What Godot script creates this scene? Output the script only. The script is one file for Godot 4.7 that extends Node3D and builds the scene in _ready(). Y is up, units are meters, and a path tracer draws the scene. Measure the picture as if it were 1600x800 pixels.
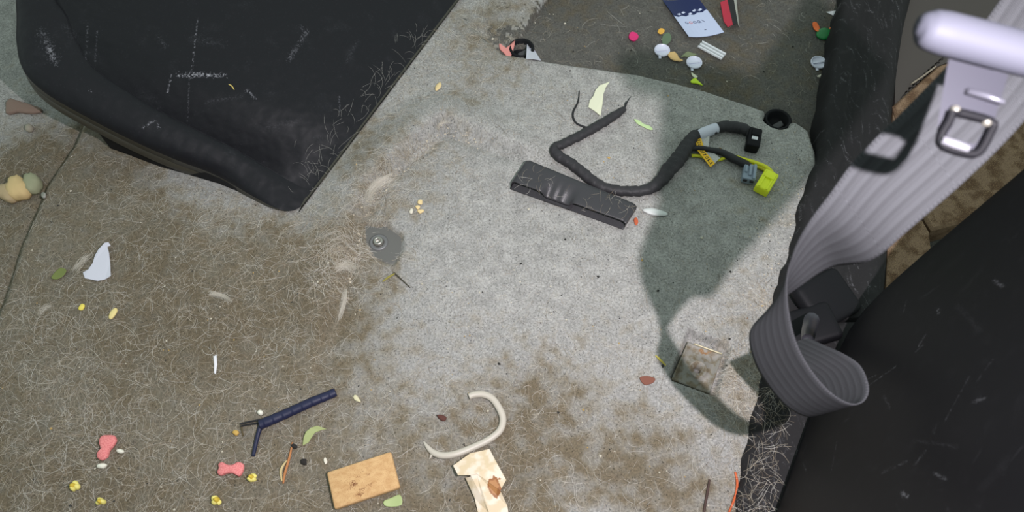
extends Node3D

# ---------------------------------------------------------------- camera numbers (1600 x 800 frame)
const F := 1186.0
const EYE := Vector3(0, 0.78, 0)
const PITCH := 62.0
const LAMP_AT := Vector3(0.172, 0.765, -0.045)
var fw := Vector3.ZERO
var up := Vector3.ZERO

# height grid of the carpet
const GX0 := -1.05
const GZ0 := -1.18
const GS := 0.0026
const GNX := 616
const GNZ := 520
var grid := PackedFloat32Array()
var rng := RandomNumberGenerator.new()
var M := {}


func _ready() -> void:
	var p := deg_to_rad(PITCH)
	fw = Vector3(0, -sin(p), -cos(p))
	up = Vector3(0, cos(p), -sin(p))
	rng.seed = 71
	set_view()
	set_materials()
	make_ground()
	make_seat_shell()
	make_sky_blocker()
	make_sill()
	make_pillar()
	make_anchor_points()
	make_belt()
	make_harness()
	make_duct()
	make_big_litter()
	make_small_litter()
	make_hair()


func set_view() -> void:
	var cam := Camera3D.new()
	cam.name = "camera"
	cam.fov = rad_to_deg(2.0 * atan(400.0 / F))
	cam.position = EYE
	cam.rotation_degrees = Vector3(-PITCH, 0, 0)
	cam.near = 0.02
	cam.far = 50.0
	cam.current = true
	var at := CameraAttributesPhysical.new()
	at.frustum_focal_length = 12.0 / tan(deg_to_rad(cam.fov) / 2.0)
	at.frustum_focus_distance = 0.9
	at.exposure_aperture = 14.0
	cam.attributes = at
	cam.fov = rad_to_deg(2.0 * atan(400.0 / F))
	add_child(cam)
	var e := Environment.new()
	e.background_mode = Environment.BG_SKY
	var sm := ProceduralSkyMaterial.new()
	sm.sky_top_color = Color(0.765, 0.83, 0.812)
	sm.sky_horizon_color = Color(0.765, 0.83, 0.812)
	sm.ground_bottom_color = Color(0.30, 0.30, 0.29)
	sm.ground_horizon_color = Color(0.45, 0.46, 0.45)
	e.sky = Sky.new()
	e.sky.sky_material = sm
	e.background_energy_multiplier = 1.0
	e.tonemap_mode = Environment.TONE_MAPPER_LINEAR
	e.tonemap_exposure = 1.0
	e.sdfgi_enabled = true
	e.ssao_enabled = true
	e.ssil_enabled = true
	var we := WorldEnvironment.new()
	we.name = "world"
	we.environment = e
	add_child(we)
	# the hand lamp held beside the camera, just outside the frame
	var lamp := thing("hand_lamp", LAMP_AT, "small round white hand lamp shining down beside the belt", "lamp")
	lamp.look_at_from_position(LAMP_AT, Vector3(-0.05, 0.0, -0.45))
	var l := AreaLight3D.new()
	l.name = "lamp_light"
	l.light_color = Color(1.0, 0.968, 0.995)
	l.light_energy = 0.78
	l.area_normalize_energy = true
	l.area_size = Vector2(0.009, 0.009)
	l.area_range = 12.0
	l.shadow_enabled = true
	l.position = Vector3(0, 0, -0.0125)
	lamp.add_child(l)
	var lens := mat(Color(0.9, 0.92, 0.95), 0.4)
	lens.emission_enabled = true
	lens.emission = Color(1.0, 0.968, 0.995)
	lens.emission_energy_multiplier = 1.5
	var b := Mb.new()
	var turn := Basis(Vector3.RIGHT, Vector3(0, 0, 1), Vector3(0, -1, 0))
	b.lathe([Vector2(0, -0.011), Vector2(0.004, -0.010), Vector2(0.006, -0.006), Vector2(0.007, 0.004), Vector2(0, 0.005)], 20, Vector3.ZERO, turn)
	part(lamp, "lens", b, lens)
	b = Mb.new()
	b.lathe([Vector2(0.0, 0.006), Vector2(0.020, 0.006), Vector2(0.022, 0.010), Vector2(0.020, 0.03), Vector2(0.010, 0.042), Vector2(0, 0.043)], 20, Vector3.ZERO, turn)
	part(lamp, "housing", b, mat(Color(0.8, 0.8, 0.8), 0.5))


# ---------------------------------------------------------------- pixels to places
func ray(u: float, v: float) -> Vector3:
	return fw + Vector3.RIGHT * ((u - 800.0) / F) + up * ((400.0 - v) / F)

func flat(u: float, v: float, y := 0.0) -> Vector3:
	var r := ray(u, v)
	return EYE + r * ((y - EYE.y) / r.y)

func dep(u: float, v: float, d: float) -> Vector3:
	return EYE + ray(u, v) * d

func hgt(x: float, z: float) -> float:
	var fx := clampf((x - GX0) / GS, 0.0, GNX - 1.001)
	var fz := clampf((z - GZ0) / GS, 0.0, GNZ - 1.001)
	var i := int(fx)
	var j := int(fz)
	fx -= i
	fz -= j
	var k := j * GNX + i
	return lerpf(lerpf(grid[k], grid[k + 1], fx), lerpf(grid[k + GNX], grid[k + GNX + 1], fx), fz)

func gnd(u: float, v: float) -> Vector3:
	var y := 0.0
	var q := Vector3.ZERO
	for i in 7:
		q = flat(u, v, y)
		y = lerpf(y, hgt(q.x, q.z), 0.8)
	q.y = hgt(q.x, q.z)
	return q

func v2(u: float, v: float) -> Vector2:
	var q := flat(u, v)
	return Vector2(q.x, q.z)

func pix2(a: Array) -> PackedVector2Array:
	var out := PackedVector2Array()
	for q in a:
		out.append(v2(q[0], q[1]))
	return out


# ---------------------------------------------------------------- mesh builder
class Mb:
	var v := PackedVector3Array()
	var t := PackedVector2Array()
	var c := PackedColorArray()
	var ix := PackedInt32Array()
	var col := Color.WHITE

	func add(p: Vector3, uv := Vector2.ZERO) -> int:
		v.append(p)
		t.append(uv)
		c.append(col)
		return v.size() - 1

	func tri(a: int, b: int, d: int) -> void:
		ix.append(a); ix.append(b); ix.append(d)

	func quad(a: int, b: int, d: int, e: int) -> void:
		ix.append(a); ix.append(b); ix.append(d)
		ix.append(a); ix.append(d); ix.append(e)

	func face(a: Vector3, b: Vector3, d: Vector3, e: Vector3) -> void:
		var n := add(a, Vector2(0, 0)); add(b, Vector2(1, 0)); add(d, Vector2(1, 1)); add(e, Vector2(0, 1))
		quad(n, n + 1, n + 2, n + 3)

	# rings of equal length joined side by side
	func rings(rr: Array, closed := true) -> void:
		var n: int = rr[0].size()
		var base := v.size()
		for k in rr.size():
			for i in n:
				add(rr[k][i], Vector2(float(i) / n, float(k) / rr.size()))
		for k in rr.size() - 1:
			for i in (n if closed else n - 1):
				var j := (i + 1) % n
				quad(base + k * n + i, base + k * n + j, base + (k + 1) * n + j, base + (k + 1) * n + i)

	func cap(r: PackedVector3Array, flip := false) -> void:
		var m := Vector3.ZERO
		for q in r:
			m += q
		m /= r.size()
		var b := v.size()
		add(m, Vector2(0.5, 0.5))
		for q in r:
			add(q)
		for i in r.size():
			var j := (i + 1) % r.size()
			if flip:
				tri(b, b + 1 + i, b + 1 + j)
			else:
				tri(b, b + 1 + j, b + 1 + i)

	func lathe(prof: Array, n: int, at := Vector3.ZERO, basis := Basis.IDENTITY) -> void:
		var rr := []
		for q in prof:
			var r := PackedVector3Array()
			for i in n:
				var a := TAU * i / n
				r.append(at + basis * Vector3(cos(a) * q.x, q.y, sin(a) * q.x))
			rr.append(r)
		rings(rr)

	func tube(path: PackedVector3Array, rad: PackedFloat32Array, n: int, squash := 1.0) -> void:
		var rr := []
		for k in path.size():
			var d := (path[mini(k + 1, path.size() - 1)] - path[maxi(k - 1, 0)]).normalized()
			var s := d.cross(Vector3.UP)
			if s.length() < 0.05:
				s = d.cross(Vector3.RIGHT)
			s = s.normalized()
			var w := s.cross(d).normalized()
			var r := PackedVector3Array()
			for i in n:
				var a := TAU * i / n
				r.append(path[k] + s * (cos(a) * rad[k]) + w * (sin(a) * rad[k] * squash))
			rr.append(r)
		rings(rr)
		cap(rr[0], true)
		cap(rr[rr.size() - 1])

	# box with rounded edges, half sizes h, radius r
	func rbox(h: Vector3, r: float, xf: Transform3D) -> void:
		var ax := []
		for k in 3:
			ax.append([-h[k], -h[k] + 0.4 * r, -h[k] + r, h[k] - r, h[k] - 0.4 * r, h[k]])
		for f in 6:
			var k := f / 2
			var s := -1.0 if f % 2 == 0 else 1.0
			var i1 := (k + 1) % 3
			var i2 := (k + 2) % 3
			var b := v.size()
			for j in 6:
				for i in 6:
					var q := Vector3.ZERO
					q[k] = s * h[k]
					q[i1] = ax[i1][i]
					q[i2] = ax[i2][j]
					var inner := q.clamp(-(h - Vector3.ONE * r), h - Vector3.ONE * r)
					var dd := (q - inner)
					add(xf * (inner + dd.normalized() * r), Vector2(q[i1] / h[i1] * 0.5 + 0.5, q[i2] / h[i2] * 0.5 + 0.5))
			for j in 5:
				for i in 5:
					var n := b + j * 6 + i
					if s > 0:
						quad(n, n + 6, n + 7, n + 1)
					else:
						quad(n, n + 1, n + 7, n + 6)

	func mesh(smooth := true) -> ArrayMesh:
		var st := SurfaceTool.new()
		st.begin(Mesh.PRIMITIVE_TRIANGLES)
		if smooth:
			for i in v.size():
				st.set_color(c[i])
				st.set_uv(t[i])
				st.add_vertex(v[i])
			for i in ix:
				st.add_index(i)
		else:
			for i in ix:
				st.set_color(c[i])
				st.set_uv(t[i])
				st.set_smooth_group(-1)
				st.add_vertex(v[i])
		st.generate_normals()
		return st.commit()


# ---------------------------------------------------------------- nodes
var taken := {}

func numbered(called: String) -> String:
	if not taken.has(called):
		taken[called] = 0
		return called
	taken[called] += 1
	return "%s_%03d" % [called, taken[called]]

func tag(o: Node3D, label: String, category: String, group := "", kind := "") -> void:
	if label:
		o.set_meta("label", label)
	if category:
		o.set_meta("category", category)
	if group:
		o.set_meta("group", group)
	if kind:
		o.set_meta("kind", kind)

func thing(called: String, at: Vector3, label: String, category: String, group := "") -> Node3D:
	var o := Node3D.new()
	o.name = numbered(called)
	o.position = at
	add_child(o)
	tag(o, label, category, group)
	return o

func part(parent: Node3D, called: String, b: Mb, m: Material, smooth := true) -> MeshInstance3D:
	var o := MeshInstance3D.new()
	o.name = called
	o.mesh = b.mesh(smooth)
	o.material_override = m
	parent.add_child(o, true)
	return o

func solo(called: String, at: Vector3, b: Mb, m: Material, label: String, category: String, group := "", kind := "", smooth := true) -> MeshInstance3D:
	var o := MeshInstance3D.new()
	o.name = numbered(called)
	o.mesh = b.mesh(smooth)
	o.material_override = m
	o.position = at
	add_child(o)
	tag(o, label, category, group, kind)
	return o

func mat(c: Color, rough := 0.8, spec := 0.5, metal := 0.0) -> StandardMaterial3D:
	var m := StandardMaterial3D.new()
	m.albedo_color = c
	m.roughness = rough
	m.metallic_specular = spec
	m.metallic = metal
	return m

func rgb8(r: int, g: int, b: int) -> Color:
	return Color(r / 255.0, g / 255.0, b / 255.0)

# Catmull-Rom through points
func smooth3(a: PackedVector3Array, per: int) -> PackedVector3Array:
	var out := PackedVector3Array()
	var n := a.size()
	for i in n - 1:
		for k in per:
			out.append(a[i].cubic_interpolate(a[i + 1], a[maxi(i - 1, 0)], a[mini(i + 2, n - 1)], float(k) / per))
	out.append(a[n - 1])
	return out

func smooth_loop(a: PackedVector3Array, per: int) -> PackedVector3Array:
	var out := PackedVector3Array()
	var n := a.size()
	for i in n:
		for k in per:
			out.append(a[i].cubic_interpolate(a[(i + 1) % n], a[(i - 1 + n) % n], a[(i + 2) % n], float(k) / per))
	return out

# pixels on the ground, lifted
func on_ground(px: Array, lift := 0.0) -> PackedVector3Array:
	var out := PackedVector3Array()
	for q in px:
		var g := gnd(q[0], q[1])
		g.y += lift + (q[2] if q.size() > 2 else 0.0)
		out.append(g)
	return out

func centre(a: PackedVector3Array) -> Vector3:
	var m := Vector3.ZERO
	for q in a:
		m += q
	return m / a.size()

# a solid chip: outline on the ground, rounded rim, top a little domed, curl lifts the far points
func chip_mesh(loop: PackedVector3Array, c: Vector3, th: float, dome := 0.2, curl := 0.0, rough := 0.0) -> Mb:
	var b := Mb.new()
	var n := loop.size()
	var big := 0.0001
	for q in loop:
		big = maxf(big, (q - c).length())
	var rr := []
	var prof := [[0.0, 0.02], [0.9, 0.02], [1.0, 0.35], [0.97, 0.7], [0.86, 0.95], [0.5, 1.0 + dome * 0.7], [0.0, 1.0 + dome]]
	for k in prof.size():
		var r := PackedVector3Array()
		for i in n:
			var d := loop[i] - c
			var s: float = prof[k][0]
			var q := d * s
			q.y += th * prof[k][1] + curl * pow(q.length() / big, 2.0)
			if rough > 0.0 and k > 1:
				q.y += rough * sin(i * 2.3 + k * 1.7) * s
			r.append(q)
		rr.append(r)
	b.rings(rr)
	for i in b.v.size():
		b.t[i] = Vector2(b.v[i].x, b.v[i].z) / (2.0 * big) + Vector2(0.5, 0.5)
	return b

func chip(called: String, px: Array, th: float, m: Material, label: String, category: String, group := "", o := {}) -> MeshInstance3D:
	var pts := on_ground(px, o.get("lift", 0.0008))
	var c := centre(pts)
	var per: int = o.get("per", 3)
	if per > 1:
		pts = smooth_loop(pts, per)
	return solo(called, c, chip_mesh(pts, c, th, o.get("dome", 0.15), o.get("curl", 0.0), o.get("rough", 0.0)), m, label, category, group)

# round outline in pixels around a spot
func blob(u: float, v: float, ru: float, rv: float, n := 9, jag := 0.18, turn := 0.0) -> Array:
	var out := []
	for i in n:
		var a := TAU * i / n
		var k := 1.0 + rng.randf_range(-jag, jag)
		var q := Vector2(cos(a) * ru * k, sin(a) * rv * k).rotated(turn)
		out.append([u + q.x, v + q.y])
	return out

# a thin sheet with its own thickness; points are pixel, pixel, height over the ground
func sheet_mesh(pts: PackedVector3Array, c: Vector3, th: float) -> Mb:
	var b := Mb.new()
	var flatp := PackedVector2Array()
	for q in pts:
		flatp.append(Vector2(q.x, q.z))
	var tr := Geometry2D.triangulate_polygon(flatp)
	var n := pts.size()
	var top := b.v.size()
	for q in pts:
		b.add(q - c + Vector3(0, th, 0))
	var bot := b.v.size()
	for q in pts:
		b.add(q - c)
	for i in range(0, tr.size(), 3):
		b.tri(top + tr[i], top + tr[i + 1], top + tr[i + 2])
		b.tri(bot + tr[i], bot + tr[i + 2], bot + tr[i + 1])
	for i in n:
		var j := (i + 1) % n
		var p := b.add(pts[i] - c + Vector3(0, th, 0)); b.add(pts[j] - c + Vector3(0, th, 0)); b.add(pts[j] - c); b.add(pts[i] - c)
		b.quad(p, p + 1, p + 2, p + 3)
	return b

func rod(called: String, px: Array, rad: Array, m: Material, label: String, category: String, group := "", sides := 8, per := 4) -> MeshInstance3D:
	var pts := PackedVector3Array()
	for i in px.size():
		var g := gnd(px[i][0], px[i][1])
		g.y += rad[mini(i, rad.size() - 1)] + 0.0006 + (px[i][2] if px[i].size() > 2 else 0.0)
		pts.append(g)
	var c := centre(pts)
	var b := tube_px(pts, rad, per, sides, c)
	return solo(called, c, b, m, label, category, group)

func tube_px(pts: PackedVector3Array, rad: Array, per: int, sides: int, c := Vector3.ZERO, squash := 1.0) -> Mb:
	var path := smooth3(pts, per)
	var rr := PackedFloat32Array()
	for k in path.size():
		path[k] -= c
		var f := float(k) / per
		var i := mini(int(f), rad.size() - 1)
		rr.append(lerpf(rad[i], rad[mini(i + 1, rad.size() - 1)], f - int(f)))
	var b := Mb.new()
	b.tube(path, rr, sides, squash)
	return b


# ---------------------------------------------------------------- materials
func noise(s: int, freq: float, oct := 3, type := FastNoiseLite.TYPE_SIMPLEX_SMOOTH) -> FastNoiseLite:
	var n := FastNoiseLite.new()
	n.seed = s
	n.frequency = freq
	n.noise_type = type
	n.fractal_octaves = oct
	return n

func set_materials() -> void:
	M.black = mat(rgb8(19, 19, 22), 0.6, 0.3)
	M.tape = mat(rgb8(38, 38, 40), 0.5, 0.4)
	M.cream = mat(rgb8(214, 208, 190), 0.6)
	M.white = mat(rgb8(225, 225, 228), 0.6)
	M.paper = mat(rgb8(205, 206, 216), 0.8)
	M.yellow = mat(rgb8(232, 214, 96), 0.7)
	M.tan = mat(rgb8(222, 198, 146), 0.8)
	M.leaf = mat(rgb8(142, 160, 92), 0.6)
	M.pale_leaf = mat(rgb8(216, 218, 190), 0.7)
	M.brown = mat(rgb8(120, 74, 58), 0.8)
	M.dark_bit = mat(rgb8(36, 33, 30), 0.9)
	M.pink = mat(rgb8(222, 124, 122), 0.85)
	M.steel = mat(rgb8(170, 168, 160), 0.35, 0.5, 0.85)
	# fabric grain for the plastic
	var nt := NoiseTexture2D.new()
	nt.width = 256
	nt.height = 256
	nt.seamless = true
	nt.noise = noise(5, 0.16, 2)
	nt.as_normal_map = true
	nt.bump_strength = 2.5
	M.grain = nt
	for k in ["black", "tape"]:
		M[k].normal_enabled = true
		M[k].normal_texture = nt
		M[k].normal_scale = 0.25
		M[k].uv1_triplanar = true
		M[k].uv1_scale = Vector3.ONE * 22.0

# a black plastic picture with pale scuffs; strokes: [Vector2 from, Vector2 to, width px, strength]
func scuffed(size: Vector2i, strokes: Array, base: Color, s: int) -> StandardMaterial3D:
	var im := Image.create(size.x, size.y, false, Image.FORMAT_RGB8)
	im.fill(base)
	var n := noise(s, 0.02, 4)
	var fine := noise(s + 9, 0.3, 2)
	for y in size.y:
		for x in size.x:
			var k := n.get_noise_2d(x, y)
			var f := fine.get_noise_2d(x, y)
			var add := 0.0
			if k > 0.22:
				add = (k - 0.22) * 0.10 * (0.6 + f)
			if f > 0.62:
				add += 0.05
			if add > 0.003:
				im.set_pixel(x, y, Color(base.r + add, base.g + add, base.b + add))
	for st in strokes:
		var a: Vector2 = st[0]
		var b: Vector2 = st[1]
		var w: float = st[2]
		var L := maxf(2.0, (b - a).length())
		for i in int(L * (1.0 + w) * 1.4):
			var q := a.lerp(b, rng.randf()) + Vector2(rng.randfn(0, w * 0.5), rng.randfn(0, w * 0.5))
			var x := int(q.x)
			var y := int(q.y)
			if x < 0 or y < 0 or x >= size.x or y >= size.y:
				continue
			if fine.get_noise_2d(x * 0.6, y * 0.6) < -0.15:
				continue
			var g: float = st[3] * rng.randf_range(0.4, 1.0)
			var o := im.get_pixel(x, y)
			im.set_pixel(x, y, o.lerp(Color(0.62, 0.62, 0.64), g))
	var m := mat(Color.WHITE, 0.5, 0.35)
	m.albedo_texture = ImageTexture.create_from_image(im)
	return m


# ---------------------------------------------------------------- carpet
# nearest point on a polyline: x = signed distance (left of travel positive), y = place along it (index + part)
func near_line(p: Vector2, a: PackedVector2Array) -> Vector2:
	var best := 1e9
	var at := 0.0
	var side := 1.0
	for i in a.size() - 1:
		var d := a[i + 1] - a[i]
		var e := p - a[i]
		var t := clampf(e.dot(d) / d.length_squared(), 0.0, 1.0)
		var q := e - d * t
		var l := q.length_squared()
		if l < best:
			best = l
			at = i + t
			side = signf(d.x * e.y - d.y * e.x)
	return Vector2(sqrt(best) * side, at)

func along(a: Array, at: float) -> float:
	var i := mini(int(at), a.size() - 2)
	return lerpf(a[i], a[i + 1], at - i)

func inside(p: Vector2, a: PackedVector2Array) -> float:
	var closed := a.duplicate()
	closed.append(a[0])
	var d := absf(near_line(p, closed).x)
	return d if Geometry2D.is_point_in_polygon(p, a) else -d

const CREASE := [[850, 262], [815, 248], [755, 224], [694, 203], [640, 245], [590, 292], [566, 340], [548, 400], [535, 470], [508, 560], [480, 640]]
const CREASE_UP := [0.0, 0.008, 0.013, 0.017, 0.016, 0.016, 0.014, 0.012, 0.010, 0.004, 0.0]
const STEP := [[640, -60], [735, 45], [785, 84], [900, 101], [1000, 115], [1100, 140], [1180, 165], [1236, 184], [1264, 203], [1275, 238], [1282, 300]]
const STEP_DOWN := [0.0, 0.006, 0.018, 0.024, 0.028, 0.03, 0.03, 0.03, 0.03, 0.03, 0.03]
const KERB := [[150, 150], [120, 226], [78, 290], [38, 388], [10, 470], [-60, 640]]
const PLATE := [[1076, 515], [1144, 540], [1119, 620], [1047, 592]]
const STUD := [[566, 346], [606, 346], [632, 366], [633, 392], [615, 418], [576, 402], [566, 375]]

func make_ground() -> void:
	var crease := pix2(CREASE)
	var step := pix2(STEP)
	var kerb := pix2(KERB)
	var plate := pix2(PLATE)
	var stud := pix2(STUD)
	var plate_c := v2(1096, 568)
	var stud_c := v2(600, 380)
	var hole_a := v2(815, 72)
	var hole_b := v2(1216, 184)
	var wave := noise(3, 9.0, 3)
	var fine := noise(4, 160.0, 2)
	grid.resize(GNX * GNZ)
	# the far carpet beyond the step, a browner and dirtier piece strewn with litter
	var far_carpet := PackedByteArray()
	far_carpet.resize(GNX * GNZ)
	for j in GNZ:
		for i in GNX:
			var p := Vector2(GX0 + i * GS, GZ0 + j * GS)
			var h := wave.get_noise_2d(p.x, p.y) * 0.0022 + fine.get_noise_2d(p.x, p.y) * 0.0004
			if p.x > -0.6 and p.x < 0.25 and p.y > -0.75:
				var c := near_line(p, crease)
				var up_by := along(CREASE_UP, c.y)
				if up_by > 0.0:
					var far := c.x
					if far > 0.0:
						h += up_by * smoothstep(0.0, 0.016, far) * (1.0 - smoothstep(0.018, 0.075, far))
					else:
						h -= 0.006 * (up_by / 0.016) * (1.0 - smoothstep(0.0, 0.02, -far)) * smoothstep(-0.001, 0.006, -far)
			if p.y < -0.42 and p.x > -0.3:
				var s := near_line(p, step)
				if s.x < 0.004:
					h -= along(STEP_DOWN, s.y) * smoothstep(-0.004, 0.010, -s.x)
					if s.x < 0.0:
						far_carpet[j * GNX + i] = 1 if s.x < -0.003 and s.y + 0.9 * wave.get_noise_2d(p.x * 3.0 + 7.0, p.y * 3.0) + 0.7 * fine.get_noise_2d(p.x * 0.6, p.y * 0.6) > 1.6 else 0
			if p.x < -0.4:
				var k := near_line(p, kerb)
				if k.x > -0.02:
					h -= 0.013 * smoothstep(-0.002, 0.014, k.x) + 0.004 * exp(-pow((k.x - 0.012) / 0.005, 2.0))
			if p.distance_to(plate_c) < 0.06:
				h -= 0.011 * smoothstep(-0.001, 0.003, inside(p, plate)) + 0.02 * (1.0 - smoothstep(0.004, 0.007, p.distance_to(v2(1090, 577))))
			if p.distance_to(stud_c) < 0.05:
				h -= 0.008 * smoothstep(0.0, 0.006, inside(p, stud))
			var e := (p - hole_a) / Vector2(0.019, 0.021)
			h -= 0.024 * smoothstep(0.0, 0.5, 1.0 - e.length())
			e = (p - hole_b).rotated(-0.25) / Vector2(0.021, 0.018)
			h -= 0.024 * smoothstep(0.0, 0.4, 1.0 - e.length())
			grid[j * GNX + i] = h
	# mesh
	var vv := PackedVector3Array()
	var nn := PackedVector3Array()
	var uv := PackedVector2Array()
	var uv2 := PackedVector2Array()
	var ix := PackedInt32Array()
	vv.resize(GNX * GNZ); nn.resize(GNX * GNZ); uv.resize(GNX * GNZ); uv2.resize(GNX * GNZ)
	for j in GNZ:
		for i in GNX:
			var k := j * GNX + i
			var x := GX0 + i * GS
			var z := GZ0 + j * GS
			vv[k] = Vector3(x, grid[k], z)
			var dx := grid[k + 1 if i < GNX - 1 else k] - grid[k - 1 if i > 0 else k]
			var dz := grid[k + GNX if j < GNZ - 1 else k] - grid[k - GNX if j > 0 else k]
			nn[k] = Vector3(-dx, 2.0 * GS, -dz).normalized()
			uv[k] = Vector2((i + 0.5) / GNX, (j + 0.5) / GNZ)
			uv2[k] = Vector2(x, z) * 5.0
	for j in GNZ - 1:
		for i in GNX - 1:
			var k := j * GNX + i
			ix.append(k); ix.append(k + 1); ix.append(k + GNX + 1)
			ix.append(k); ix.append(k + GNX + 1); ix.append(k + GNX)
	# underside, so that the floor has thickness
	var b0 := vv.size()
	for q in [Vector2(0, 0), Vector2(1, 0), Vector2(1, 1), Vector2(0, 1)]:
		vv.append(Vector3(GX0 + q.x * (GNX - 1) * GS, -0.08, GZ0 + q.y * (GNZ - 1) * GS))
		nn.append(Vector3.DOWN); uv.append(q); uv2.append(q)
	ix.append_array(PackedInt32Array([b0, b0 + 2, b0 + 1, b0, b0 + 3, b0 + 2]))
	var arr := []
	arr.resize(Mesh.ARRAY_MAX)
	arr[Mesh.ARRAY_VERTEX] = vv
	arr[Mesh.ARRAY_NORMAL] = nn
	arr[Mesh.ARRAY_TEX_UV] = uv
	arr[Mesh.ARRAY_TEX_UV2] = uv2
	arr[Mesh.ARRAY_INDEX] = ix
	var am := ArrayMesh.new()
	am.add_surface_from_arrays(Mesh.PRIMITIVE_TRIANGLES, arr)
	var o := MeshInstance3D.new()
	o.name = "floor"
	o.mesh = am
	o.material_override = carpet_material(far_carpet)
	add_child(o)
	tag(o, "worn grey moulded car floor carpet strewn with litter and pet hair", "carpet", "", "structure")

func carpet_material(far_carpet: PackedByteArray) -> StandardMaterial3D:
	# dirt lies thicker where the photograph shows it: lower left, along the bottom, by the sill
	var w := GNX * 2
	var h := GNZ * 2
	var patch := noise(21, 0.006, 4).get_image(w, h, false, false, true)
	var mott := noise(22, 0.05, 3).get_image(w, h, false, false, true)
	var speck := noise(23, 0.45, 2).get_image(w, h, false, false, true)
	var pb := patch.get_data()
	var mb := mott.get_data()
	var sb := speck.get_data()
	var data := PackedByteArray()
	data.resize(w * h * 3)
	# weights of dirt on a coarse net
	var nw := 32
	var nh := 26
	var net := PackedFloat32Array()
	net.resize(nw * nh)
	var spots := [[40, 620, 0.26, 0.8], [230, 540, 0.16, 0.5], [230, 760, 0.2, 0.7], [640, 800, 0.17, 0.55], [1050, 760, 0.14, 0.5], [600, 330, 0.04, 0.3], [1180, 560, 0.07, 0.4], [770, 50, 0.09, 0.6], [560, 395, 0.035, 0.4], [1200, 320, 0.05, 0.35], [620, 180, 0.09, 0.32], [545, 270, 0.07, 0.32], [480, 430, 0.08, 0.36], [60, 300, 0.14, 0.7]]
	var sp := []
	for s in spots:
		sp.append([v2(s[0], s[1]), s[2], s[3]])
	for j in nh:
		for i in nw:
			var p := Vector2(GX0 + (i + 0.5) / nw * GNX * GS, GZ0 + (j + 0.5) / nh * GNZ * GS)
			var d := 0.12
			for s in sp:
				d += s[2] * exp(-p.distance_squared_to(s[0]) / (s[1] * s[1]))
			net[j * nw + i] = minf(d, 0.95)
	var clean := Vector3(184, 183, 179)
	var dirt := Vector3(140, 132, 116)
	var dirt2 := Vector3(124, 113, 94)
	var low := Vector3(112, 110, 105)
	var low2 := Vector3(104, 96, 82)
	var k := 0
	for y in h:
		var fy := clampf(float(y) / h * nh - 0.5, 0.0, nh - 1.001)
		var j := int(fy)
		var ty := fy - j
		for x in w:
			var fx := clampf(float(x) / w * nw - 0.5, 0.0, nw - 1.001)
			var i := int(fx)
			var tx := fx - i
			var n := j * nw + i
			var d := lerpf(lerpf(net[n], net[n + 1], tx), lerpf(net[n + nw], net[n + nw + 1], tx), ty)
			var a := pb[k] / 255.0
			var m := mb[k] / 255.0
			var s := sb[k] / 255.0
			var cover := clampf((a * 0.5 + m * 0.5 + d - 0.86) * 2.6, 0.0, 1.0)
			var c := clean.lerp(dirt.lerp(dirt2, clampf((m * 0.6 + a * 0.4 + d * 0.25 - 0.62) * 4.0, 0.0, 1.0)), cover)
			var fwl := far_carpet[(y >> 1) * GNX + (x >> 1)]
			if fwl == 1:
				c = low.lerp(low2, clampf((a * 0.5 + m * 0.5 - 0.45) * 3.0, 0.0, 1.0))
			c *= 0.85 + 0.18 * m + 0.18 * (s - 0.5) * 2.0
			data[k * 3] = int(clampf(c.x, 0, 255))
			data[k * 3 + 1] = int(clampf(c.y, 0, 255))
			data[k * 3 + 2] = int(clampf(c.z, 0, 255))
			k += 1
	var im := Image.create_from_data(w, h, false, Image.FORMAT_RGB8, data)
	# fibres of the needle felt: fine strokes, repeated
	var fs := 1024
	var fib := Image.create(fs, fs, false, Image.FORMAT_RGB8)
	fib.fill(Color(0.90, 0.90, 0.90))
	var bump := Image.create(fs, fs, false, Image.FORMAT_L8)
	bump.fill(Color(0.45, 0.45, 0.45))
	for q in 26000:
		var p := Vector2(rng.randf() * fs, rng.randf() * fs)
		var a := rng.randf() * TAU
		var bend := rng.randf_range(-0.12, 0.12)
		var g := rng.randf()
		var col := 0.70 + g * 0.30
		for s in rng.randi_range(8, 26):
			a += bend
			p += Vector2(cos(a), sin(a))
			var xi := posmod(int(p.x), fs)
			var yi := posmod(int(p.y), fs)
			fib.set_pixel(xi, yi, Color(col, col, col * 0.985))
			bump.set_pixel(xi, yi, Color(g, g, g))
	for q in 5200:
		var x := rng.randi() % (fs - 6)
		var y := rng.randi() % (fs - 6)
		var dk := rng.randf_range(0.42, 0.7) if rng.randf() < 0.7 else 1.0
		var ww := rng.randi_range(2, 5)
		for yy in ww:
			for xx in ww:
				if rng.randf() < 0.75:
					fib.set_pixel(x + xx, y + yy, Color(dk, dk, dk))
	var m := mat(Color.WHITE, 0.95, 0.2)
	m.albedo_texture = ImageTexture.create_from_image(im)
	m.detail_enabled = true
	m.detail_blend_mode = BaseMaterial3D.BLEND_MODE_MUL
	m.detail_uv_layer = BaseMaterial3D.DETAIL_UV_2
	m.detail_albedo = ImageTexture.create_from_image(fib)
	M.felt_bump = ImageTexture.create_from_image(bump)
	m.rim_enabled = true
	m.rim = 0.15
	return m


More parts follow.
